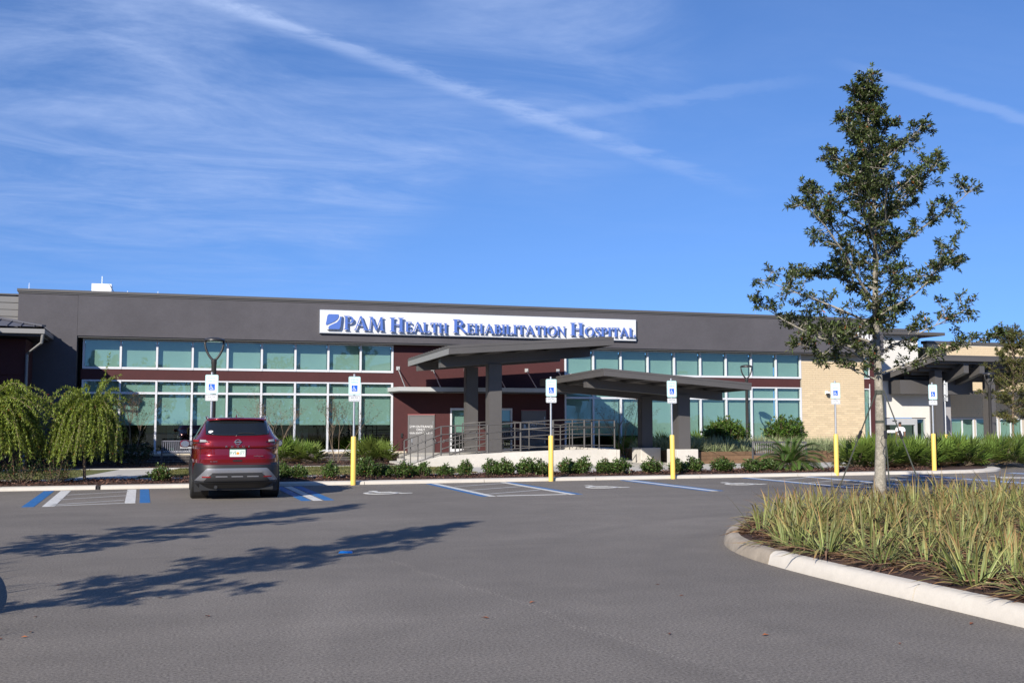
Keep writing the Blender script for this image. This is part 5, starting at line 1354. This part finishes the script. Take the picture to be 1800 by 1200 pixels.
# lawns
def grass(x0, x1, y0, y1, n, seed, f=lambda x, y: True):
    rng = np.random.default_rng(seed); x = rng.uniform(x0, x1, n); y = rng.uniform(y0, y1, n); ok = np.array([f(a, b) for a, b in zip(x, y)]); x, y = x[ok], y[ok]; n = len(x)
    D = np.stack([rng.normal(0, .5, n), rng.normal(0, .5, n), np.ones(n)], 1); P = np.stack([x, y, np.full(n, .05)], 1)
    pat = .8+.35*np.sin(x*1.3+np.sin(y*2))*np.sin(y*1.7+x*.4)
    V, F, C = leaf_geo(P, D, rng.uniform(.03, .065, n), np.full(n, .012), vary((.155, .165, .045), n, .3, .1, (.26, .22, .10), .22)*pat[:, None], fold=0, up=np.array([[0, .2, 1.0]]))
    o = link('grass', np_mesh('grass', V, F, C, M_blade)); o['kind'] = 'stuff'
grass(-.8, 9.0, 31.02, 36.58, 42000, 5, lambda x, y: x > -.9+1.3*(y-31)/5.6)
grass(-9, -2.3, 31.02, 36.58, 12000, 6, lambda x, y: x < -2.65+1.1*(y-31)/5.6)
grass(22.6, 27.6, 31.17, 32.63, 6000, 7); grass(26.7, 32.1, 35.0, 41.1, 14000, 8)

# ---- planter grass
random.seed(5); n = 0; ps = []
for _ in range(4000):
    x = random.uniform(px0+.2, px1-.25); y = random.uniform(py0+.12, py1-.3)
    if all((x-a)**2+(y-b)**2 > .46**2 for a, b in ps) and not any(math.hypot(x-onx(q, 38.5), y-38.5) < .55 for q in (1276, 1380)): ps.append((x, y))
ps.sort(key=lambda p: p[1])
for i, (x, y) in enumerate(ps[:190]):
    fr = [j for j, q in enumerate(sorted([q for q in ps[:190] if q[1] < py0+.62])) if q == (x, y)]
    lab = f'{WORDS[fr[0]]} clump of pale striped grass along the front of the timber planter, from the left' if fr and fr[0] < 16 else 'clump of pale striped grass farther back in the timber planter'
    T = thing('flax_lily', lab, 'plant', (x, y, .41), random.uniform(0, 6.28), 'striped grass clumps in the timber planter')
    s = random.uniform(.8, 1.1); T.scale = (s, s, s); link('leaves', FLAXP[i % 3], T)

# ---- fan palms
def fan_palm(nf, h, r, seed, col=(.105, .150, .030)):
    rng = np.random.default_rng(seed); Vs, Fs, Cs = [], [], []; mb = MB(); k = 0
    for i in range(nf):
        az = i*2.4+rng.uniform(-.4, .4); f = (i+.5)/nf; el = R(82)-R(75)*f**.9; pl = h*(.55+.15*rng.random())*(1 if f < .6 else .85)
        d = np.array([math.cos(az)*math.cos(el), math.sin(az)*math.cos(el), math.sin(el)]); b = np.array([math.cos(az)*.06, math.sin(az)*.06, .02]); c = b+d*pl
        mb.tube([tuple(b), tuple((b+c)/2+np.array([0, 0, .03])), tuple(c)], [.010, .008, .006], 4)
        side = unit(np.cross(d, [[0, 0, 1.0]])+rng.normal(0, .25, (1, 3)))[0]; fr = r*rng.uniform(.8, 1.15); nl = 18; base = np.array(col)*rng.uniform(.65, 1.35)*(1+rng.uniform(-.1, .1, 3))
        if f > .9: base = np.array((.26, .19, .085))*rng.uniform(.7, 1.2)
        nrm = np.cross(side, d)
        for q in range(nl):
            a = R(-112)+R(224)*q/(nl-1); ld = d*math.cos(a)+side*math.sin(a)+nrm*rng.uniform(.0, .22); ld /= np.linalg.norm(ld); ln = fr*(1-.28*abs(a)/2)*rng.uniform(.85, 1.1)
            w = .048; pr = np.cross(ld, nrm); pr /= np.linalg.norm(pr); tip = c+ld*ln+np.array([0, 0, -.10*ln*rng.random()]); m = c+ld*ln*.5
            Vs += [c, m+pr*w/2+nrm*.006, tip, m-pr*w/2+nrm*.006]; Cs += [base*.9, base, base*1.15, base]; Fs += [(k, k+1, k+2), (k, k+2, k+3)]; k += 4
    return mb.mesh('stems', M_bark_dark), np_mesh('foliage', np.array(Vs), np.array(Fs), np.clip(np.array(Cs), .003, 1), M_blade)
FP = [fan_palm(24, .90, .58, 100+k, (.105, .155, .028)) for k in range(4)]
pal = [(1506, 29.2), (1545, 28.9), (1528, 30.2), (1585, 29.3), (1572, 30.6), (1620, 29.0), (1612, 30.5), (1652, 29.5), (1660, 30.9), (1692, 29.4), (1702, 30.8), (1728, 29.7), (1745, 31.2), (1762, 29.8), (1790, 30.8), (1800, 32.2), (1835, 32.5)]
for i, (px, Y) in enumerate(pal):
    o = ('before the glass doors', 'behind the yellow bollards', 'below the entrance canopy')[0 if px < 1640 else 1 if px < 1670 else 2]
    place_plant('palmetto', FP[i % 4], f'fan-leaved palmetto {o}, {WORDS[i] if i < 16 else "last"} from the left in its hedge', 'palmetto', (onx(px, Y), Y, .08), i*1.7, random.uniform(.92, 1.12), 'palmettos along the right kerb')
for i, (px, Y, s) in enumerate(((505, 40.6, .95), (540, 40.4, .85), (646, 40.6, 1.05), (672, 40.4, .85))):
    place_plant('palmetto', FP[(i+1) % 4], ['small fan palm beside the car below the windows', 'small fan palm left of the bare young tree trunk', 'tall fan palm right of the second yellow bollard', 'short fan palm against the dark brick base beside the red wall'][i], 'palmetto', (onx(px, Y), Y, .03), i, s, 'fan palms along the dark brick base')
for i, (px, Y, s) in enumerate(((1106, 40.9, 1.0), (1168, 40.9, 1.1), (1226, 41.0, 1.2))):
    place_plant('palmetto', FP[i % 4], ['fan palm in the shade at the end of the ramp', 'fan palm in the shade between the two pedestals', 'fan palm against the glass right of the pedestals'][i], 'palmetto', (onx(px, Y), Y, .03), i, s, 'fan palms under the low canopy')

# ---- cycad in front of the bench
def cycad(nf, L, seed, col=(.075, .115, .028)):
    rng = np.random.default_rng(seed); mb = MB(); Vs, Fs, Cs = [], [], []; k = 0
    for i in range(nf):
        az = i*2.4; f = (i+.5)/nf; el = R(78)-R(72)*f; p = np.array([math.cos(az)*.06, math.sin(az)*.06, .12]); d = np.array([math.cos(az)*math.cos(el), math.sin(az)*math.cos(el), math.sin(el)]); l = L*rng.uniform(.8, 1.1)
        path = [p.copy()]; N = 26; col_i = np.array(col)*rng.uniform(.75, 1.4)
        for j in range(N):
            d = d+np.array([0, 0, -.045*(1+j/N)]); d /= np.linalg.norm(d); p = p+d*l/N; path.append(p.copy())
            side = np.cross(d, [0, 0, 1.0]); side /= max(1e-6, np.linalg.norm(side)); up = np.cross(side, d)
            if j > 2:
                ll = .24*math.sin(math.pi*(.12+.86*j/N))**.6
                for s in (-1, 1):
                    ld = side*s*.9+d*.45+up*.28; ld /= np.linalg.norm(ld); w = .046; pr = d
                    Vs += [p, p+ld*ll*.5+pr*w*.5, p+ld*ll, p+ld*ll*.5-pr*w*.5]; Cs += [col_i*.9, col_i, col_i*1.1, col_i]; Fs += [(k, k+1, k+2), (k, k+2, k+3)]; k += 4
        mb.tube([tuple(q) for q in path[::5]], .007, 4)
    mb.tube([(0,0,0), (0,0,.18)], [.12, .09], 8)
    return mb.mesh('stems', M_bark_dark), np_mesh('foliage', np.array(Vs), np.array(Fs), np.clip(np.array(Cs), .003, 1), M_blade)
CY = cycad(54, 1.25, 8, (.085, .145, .030))
place_plant('cycad', CY, 'feathery dark green cycad covering the right half of the black bench', 'cycad', (onx(1387, 28.9), 28.9, .08), 0, 1.0)

# ---- weeping bottlebrush trees
def weeping(seed, ns=330, H=2.2, Rr=.62):
    rng = np.random.default_rng(seed); mb = MB(); P, D, cc = [], [], []
    tr = [(0,0,0), (-.03,.02,.5), (-.02,.03,1.0), (.02,0,1.5)]; mb.tube(tr, [.055, .045, .04, .03], 8)
    for i in range(ns):
        az = rng.uniform(0, 6.283); z0 = 1.0+.7*rng.random(); rr = Rr*math.sqrt(rng.random()); top = H*(1-.20*(rr/Rr)**2)*rng.uniform(.72, 1.03)
        a = np.array([0, 0, z0]); b = np.array([math.cos(az)*rr*.7, math.sin(az)*rr*.7, top]); path = [a, (a+b)/2+np.array([0, 0, .12]), b]
        hang = rng.uniform(.75, 1.65)*(.65+.5*rr/Rr); p = b.copy(); d = np.array([math.cos(az)*.42-.10, math.sin(az)*.42-.05, .42+(.25 if i % 9 == 0 else 0)]); n = 16
        for j in range(n):
            d = d+np.array([-.03, -.02, -.24 if i % 9 else -.13])+rng.normal(0, .06, 3); d /= np.linalg.norm(d); p = p+d*hang/n
            if p[2] < .50+.15*(i % 5)/4: break
            path.append(p.copy())
            for q in range(12):
                P.append(p+rng.normal(0, .012, 3)); o = rng.normal(0, 1, 3); D.append(d*.75+o*.65); cc.append(rng.uniform(.7, 1.35))
        if i % 2 == 0: mb.tube([tuple(q) for q in path], [.012]+[.006]*(len(path)-2)+[.002], 3)
    P, D, cc = np.array(P), np.array(D), np.array(cc); n = len(P)
    V, F, C = leaf_geo(P, D, RNG.uniform(.06, .10, n), RNG.uniform(.014, .022, n), vary((.20, .255, .034), n, .28, .1, (.30, .045, .02), .006)*cc[:, None])
    return mb.mesh('trunk', M_bark_dark), np_mesh('crown', V, F, C, M_leaf)
for i, (px, Y, s, lab) in enumerate(((152, 28.6, .76, 'weeping bottlebrush tree with hanging strands and a thin pale trunk'), (-8, 28.4, .90, 'ragged weeping bottlebrush tree cut by the left edge'))):
    ms = weeping(5+i); T = thing('weeping_tree', lab, 'tree', (onx(px, Y), Y, .08), i*2+.3, 'weeping bottlebrush trees'); T.scale = (s, s, 1.0 if i == 0 else 1.08)
    link('trunk', ms[0], T); link('crown', ms[1], T)

# ---- slender multi-stem trees before the windows
def crape(seed, H, spread, nl, col):
    random.seed(seed); rng = np.random.default_rng(seed); mb = MB(); P, D = [], []
    def grow(p, d, l, r, lev):
        path = [p]; n = 4
        for j in range(n):
            d = (d+Vector((random.gauss(0, .10), random.gauss(0, .10), .05))).normalized(); p = p+d*l/n; path.append(p)
        mb.tube(path, [r*(1-.55*j/n) for j in range(n+1)], 5 if lev < 2 else 3, cap=False)
        if lev < 3:
            for q in range(4 if lev else 5):
                f = random.uniform(.45, 1); k = min(n, int(f*n)+1); grow(path[k], (d+Vector((random.gauss(0, .55), random.gauss(0, .55), random.gauss(.15, .3)))).normalized(), l*random.uniform(.42, .62), r*.45, lev+1)
        else:
            for _ in range(nl): P.append(tuple(path[random.randint(1, n)]+Vector((random.gauss(0, .03),)*3))); D.append((random.gauss(0, 1), random.gauss(0, 1), random.gauss(0, .7)))
    for s in range(4):
        az = s*1.6+random.random(); grow(Vector((math.cos(az)*.05, math.sin(az)*.05, 0)), Vector((math.cos(az)*spread, math.sin(az)*spread, 1)).normalized(), H*.58, .018, 0)
    P, D = np.array(P), np.array(D); n = len(P); V, F, C = leaf_geo(P, D, rng.uniform(.045, .075, n), rng.uniform(.022, .035, n), vary(col, n, .4, .2, (.20, .07, .03), .25))
    return mb.mesh('trunk', M_bark_dark), np_mesh('crown', V, F, C, M_leaf)
cm = [crape(3, 2.45, .22, 2, (.075, .075, .030)), crape(4, 2.35, .30, 1, (.08, .07, .03))]
for i, (px, Y, s, lab) in enumerate(((592, 40.7, .98, 'slender multi-stemmed tree with sparse brown leaves before the windows'), (476, 40.7, 1.02, 'slender sparse tree rising behind the right side of the red car'), (232, 40.9, 1.02, 'slender bare tree in the shade left of the grey bench'), (1096, 40.2, 1.05, 'slender twiggy tree before the glass at the end of the ramp'))):
    T = thing('young_tree', lab, 'tree', (onx(px, Y), Y, .0), i*1.3, 'slender trees before the windows'); T.scale = (s, s, s); link('trunk', cm[i % 2][0], T); link('crown', cm[i % 2][1], T)

# ---- young oak: ascending whorled branches, leaves in tight rosettes at the twig ends
def oak(seed, H, prof, nb, col, lsize=.068, alt=(.28, .09, .03), z0=2.15, trunk_r=.105, rosettes=6, leafn=8, bark=M_bark, first=()):
    """prof: list of (height, reach) giving the outline"""
    random.seed(seed); rng = np.random.default_rng(seed); mb = MB(); P, D = [], []
    tp = []; N = 12
    for i in range(N+1):
        f = i/N; tp.append(Vector((.06*math.sin(f*5)+.03*math.sin(f*11), .05*math.sin(f*4+1), H*.985*f)))
    rad = [trunk_r*(1-.93*(i/N)**.85)+(.05 if i == 0 else 0) for i in range(N+1)]; mb.tube(tp, rad, 12)
    def on_trunk(z): f = max(0, min(.999, z/(H*.985)))*N; i = int(f); return tp[i].lerp(tp[i+1], f-i)
    def rosette(p, d, n):
        for _ in range(n):
            P.append(tuple(p+Vector((random.gauss(0, .012), random.gauss(0, .012), random.gauss(0, .012))))); v = (d*.55+Vector((random.gauss(0, .75), random.gauss(0, .75), random.gauss(.1, .6)))).normalized(); D.append(tuple(v))
    def twig(p, d, l):
        q = p+d*l*.5+Vector((random.gauss(0, .02), random.gauss(0, .02), random.gauss(0, .02))); e = p+d*l
        mb.tube([p, q, e], [.0045, .0035, .002], 3, cap=False)
        for f in (.35, .7, 1.0): rosette(p.lerp(e, f), d, random.randint(leafn-3, leafn) if f > .5 else leafn//2)
    zb = [z0+(H*.97-z0)*max(0, (i+random.uniform(-.3, .3))/nb)**1.08 if i else z0 for i in range(nb)]
    for i, z in enumerate(zb):
        z = max(z0, z); az = R(first[i]) if i < len(first) else i*2.399+random.uniform(-.35, .35); reach = lerp_tab(prof, z)*random.uniform(.58, 1.06); el = R(18)+R(34)*min(1, max(0, (z-z0)/(H-z0)))+R(random.uniform(-9, 12))
        d = Vector((math.cos(az)*math.cos(el), math.sin(az)*math.cos(el), math.sin(el))); p = on_trunk(z); L = max(.18, reach*1.06); n = max(3, min(8, round(2+3.2*L))); path = [p]
        r0 = .006+.0085*L
        for j in range(n):
            d = (d+Vector((random.gauss(0, .10), random.gauss(0, .10), random.gauss(.015, .07)))).normalized(); p = p+d*L/n; path.append(p)
        mb.tube(path, [r0*(1-.82*j/n) for j in range(n+1)], 6, cap=False)
        for j in range(1, n+1):
            if j < 2 and L > 1: continue
            for s in range(2 if j < n else 3):
                sd = (d*.55+Vector((random.gauss(0, .7), random.gauss(0, .7), random.gauss(.22, .42)))).normalized(); sl = random.uniform(.16, .44)*(.5+.5*min(1, L/1.4))*(1.25-.5*j/n)
                b = path[j-1].lerp(path[j], random.random()); m = b+sd*sl*.55+Vector((0, 0, .02)); e = b+(sd+Vector((0, 0, .12))).normalized()*sl
                mb.tube([b, m, e], [.007, .005, .003], 4, cap=False)
                for _ in range(rosettes):
                    f = random.uniform(.3, 1); td = (sd*.6+Vector((random.gauss(0, .7), random.gauss(0, .7), random.gauss(.15, .5)))).normalized(); twig(b.lerp(e, f), td, random.uniform(.06, .17))
    for _ in range(46): twig(on_trunk(random.uniform(z0, z0+2.6)), Vector((random.gauss(0, 1), random.gauss(0, 1), .6)).normalized(), random.uniform(.12, .45))
    for _ in range(14): twig(on_trunk(H*random.uniform(.9, 1.0)), Vector((random.gauss(0, .7), random.gauss(0, .7), 1)).normalized(), random.uniform(.12, .30))
    P, D = np.array(P), np.array(D); n = len(P)
    V, F, C = leaf_geo(P, D, rng.uniform(.7, 1.25, n)*lsize, rng.uniform(.32, .44, n)*lsize, vary(col, n, .35, .12, alt, .012))
    return mb.mesh('trunk', bark, smooth='all'), np_mesh('crown', V, F, C, M_leaf)
prof = [(1.9, 1.7), (2.4, 2.05), (3.0, 2.15), (3.6, 2.15), (4.2, 2.05), (4.9, 1.65), (5.5, 1.15), (6.0, .80), (6.5, .48), (7.3, .2)]
OK1 = oak(24, 7.3, prof, 42, (.090, .118, .038), rosettes=6, leafn=7, lsize=.074, trunk_r=.095, first=(160, -30, 190, 75, 120))
OKS = oak(27, 7.0, [(a, b*.72) for a, b in prof], 40, (.062, .085, .028), rosettes=5, leafn=6, lsize=.085, trunk_r=.08)
tz = island_z(*TREE)
T = thing('oak_tree', 'young oak with a pale slender trunk and airy crown in the kerbed island', 'tree', (*TREE, tz-.02), 0, 'young oaks in the parking islands')
T.scale = (1.12, 1.12, 1.04); link('trunk', OK1[0], T); link('crown', OK1[1], T)
# guy straps
for a, (px, py) in ((0, (1462, 885)), (1, (1634, 890)), (2, (1567, 893))):
    gx, gy = gnd(px, py, .2); top_ = Vector((TREE[0]+(-.01, .125, .08)[a], TREE[1]-.02*(a == 2), 2.16)); bot = Vector((gx, gy, .14)); bot = top_.lerp(bot, 1.0)
    S = thing('guy_strap', ['dark webbing strap from the oak trunk down to the left', 'dark webbing strap from the oak trunk down to the right', 'dark webbing strap running down close along the oak trunk'][a], 'strap', tuple(top_), 0, 'straps staying the oak tree')
    MB().bar((0,0,0), bot-top_, .024, .006, (0,1,0)).build('webbing', M_strap, S); f = .38
    m = (bot-top_)*f; MB().bar(m-(bot-top_).normalized()*.07, m+(bot-top_).normalized()*.07, .040, .035, (0,1,0)).build('ratchet', M_bronze, S)
    MB().tube([m, m+Vector((-.07, 0, -.02)), m+Vector((-.10, 0, -.12)), m+Vector((-.05,0,-.2))], .008, 4).build('loose_end', M_strap, S)
tw = thing('tree_tie', 'dark webbing wound round the oak trunk at the lowest fork', 'strap', (TREE[0], TREE[1], 2.12))
MB().lathe([(.066,-.04),(.072,-.03),(.072,.03),(.066,.04)], (.058,.041,0), 14).build('webbing', M_strap, tw); MB().lathe([(.074,-.53),(.080,-.525),(.080,-.49),(.074,-.485)], (.070,.046,0), 14).build('webbing', M_strap, tw)
# oaks and strap-leaf plants of the island left of the frame
def camxy(X, D): return (X*CA+D*SA, -X*SA+D*CA)
for i, (l, rz, s) in enumerate((((*camxy(-5.75, 5.9), .1), 1.2, .86), ((*camxy(-8.0, 9.4), .1), 3.0, .86))):
    T = thing('oak_tree', ['young oak in the left island beside the lot, nearer the photographer', 'young oak in the left island beside the lot, farther off'][i], 'tree', l, rz, 'young oaks in the parking islands'); T.scale = (s, s, s); link('trunk', OKS[0], T); link('crown', OKS[1], T)
# tree at the right edge
OK2 = oak(33, 5.6, [(1.6, .8), (2.0, 1.4), (3.0, 1.75), (4.0, 1.5), (5.0, .7), (5.5, .3)], 40, (.135, .145, .042), .062, (.36, .22, .05), 1.5, .06, 6, 8, M_bark_dark)
T = thing('street_tree', 'bushy small tree with yellowing leaves at the right edge by the canopy', 'tree', (onx(1783, 37.0), 37.0, 0), 1.0); link('trunk', OK2[0], T); link('crown', OK2[1], T)

# ---- left island: kerb nose and plants whose shadows reach into the frame
lk = [(-30, -6), (-6.0, -6.0), (-2.75, -2.0)]
pA, pB, pC = gnd(-72, 1130), gnd(-20, 1055), gnd(-50, 1003)
lpts = smooth_line([(-2.2, -6.0), (-2.05, 0.0), (pA[0]+.15, pA[1]-1.2), pA, pB, pC, (pC[0]-.9, pC[1]+1.0), (pC[0]-2.4, pC[1]+1.6), (pC[0]-6, pC[1]+1.9), (-20, pC[1]+2.0)])
lpts = [tuple(p) for p in lpts]
structure(kerb_run('island_kerb', lpts, KW, .15, M_kerb, lean=.05))
structure(MB().slab([tuple(Vector(p)+Vector((-d.y, d.x))*.17) for p, d in zip(lpts, [(Vector(lpts[min(i+1, len(lpts)-1)])-Vector(lpts[max(i-1, 0)])).normalized() for i in range(len(lpts))])]+[(-20, -6)], -.1, .12).build('island_mulch', M_mulch))
random.seed(9); ls = []
for _ in range(900):
    t = random.randrange(10, len(lpts)-12); p = Vector(lpts[t]); d = (Vector(lpts[t+1])-Vector(lpts[t-1])).normalized(); q = p+Vector((-d.y, d.x))*random.uniform(.62, 2.2)
    if q.y < 1.5 or q.y > 14 or q.x < -8: continue
    if all((q-w).length > .45 for w in ls): ls.append(q)
for i, q in enumerate(ls[:40]):
    T = thing('flax_lily', 'clump of strap leaves in the kerbed island left of the view', 'plant', (q.x, q.y, .12), i, 'flax lilies in the left island'); s = 1.0+.25*random.random(); T.scale = (s, s, s); link('leaves', FLAX[i % 7], T)

# ---- woods beyond the lot, behind the photographer (they show in the window panes)
P, D = [], []
rng = np.random.default_rng(12)
for i in range(34):
    a = R(150)+R(150)*i/33+rng.uniform(-.03, .03); rr = rng.uniform(62, 84); cx, cy = rr*math.sin(a), rr*math.cos(a); h = rng.uniform(6, 11); n = 700
    q = rnd_dirs(n)*rng.random((n, 1))**.4*np.array([[4.5, 4.5, h*.45]])+np.array([[cx, cy, h*.55]]); P.append(q); D.append(rnd_dirs(n))
P = np.concatenate(P); P[:, 2] = np.maximum(P[:, 2], .1); D = np.concatenate(D); n = len(P); V, F, C = leaf_geo(P, D, rng.uniform(.6, 1.2, n), rng.uniform(.4, .8, n), vary((.05, .07, .025), n, .4, .15))
o = link('woods', np_mesh('woods', V, F, C, M_leaf)); o['kind'] = 'stuff'

# ---- small things on the asphalt
bx, by = gnd(608, 971)
T = thing('pavement_marker', 'small blue reflective marker stuck on the asphalt in the tree shadow', 'marker', (bx, by, 0), -YAW)
MB().hexa([(-.085,-.05,.001),(.085,-.05,.001),(.085,.05,.001),(-.085,.05,.001)], [(-.07,-.025,.022),(.07,-.025,.022),(.07,.025,.022),(-.07,.025,.022)]).build('body', M_mark_blue, T)
random.seed(17)
LV = sorted([(930,1060),(1152,1027),(1193,1047),(1175,1113),(1352,1116),(1582,1130),(1705,1098),(53,1110),(36,1120),(5,1123),(240,1052),(287,1051),(360,1083),(97,1029),(66,1083),(861,1087)])
for i, (a, b) in enumerate(LV):
    x, y = gnd(a, b); P = np.array([[0, 0, .008]]); V, F, C = leaf_geo(np.array([[0, 0, .006]]), np.array([[1, 0, .15]]), [.075], [.03], np.array([[1, 1, 1.]]), fold=.15, up=np.array([[0, 0, 3.0]]))
    me = np_mesh('fallen_leaf', V, F, C, M_dryleaf); o = link('fallen_leaf', me, None, (x, y, 0), random.uniform(0, 6.28)); s = random.uniform(.6, 1.05); o.scale = (s, s, s)
    tag(o, f'dry reddish brown leaf lying on the asphalt, {WORDS[i]} from the left', 'leaf', 'fallen leaves on the asphalt')
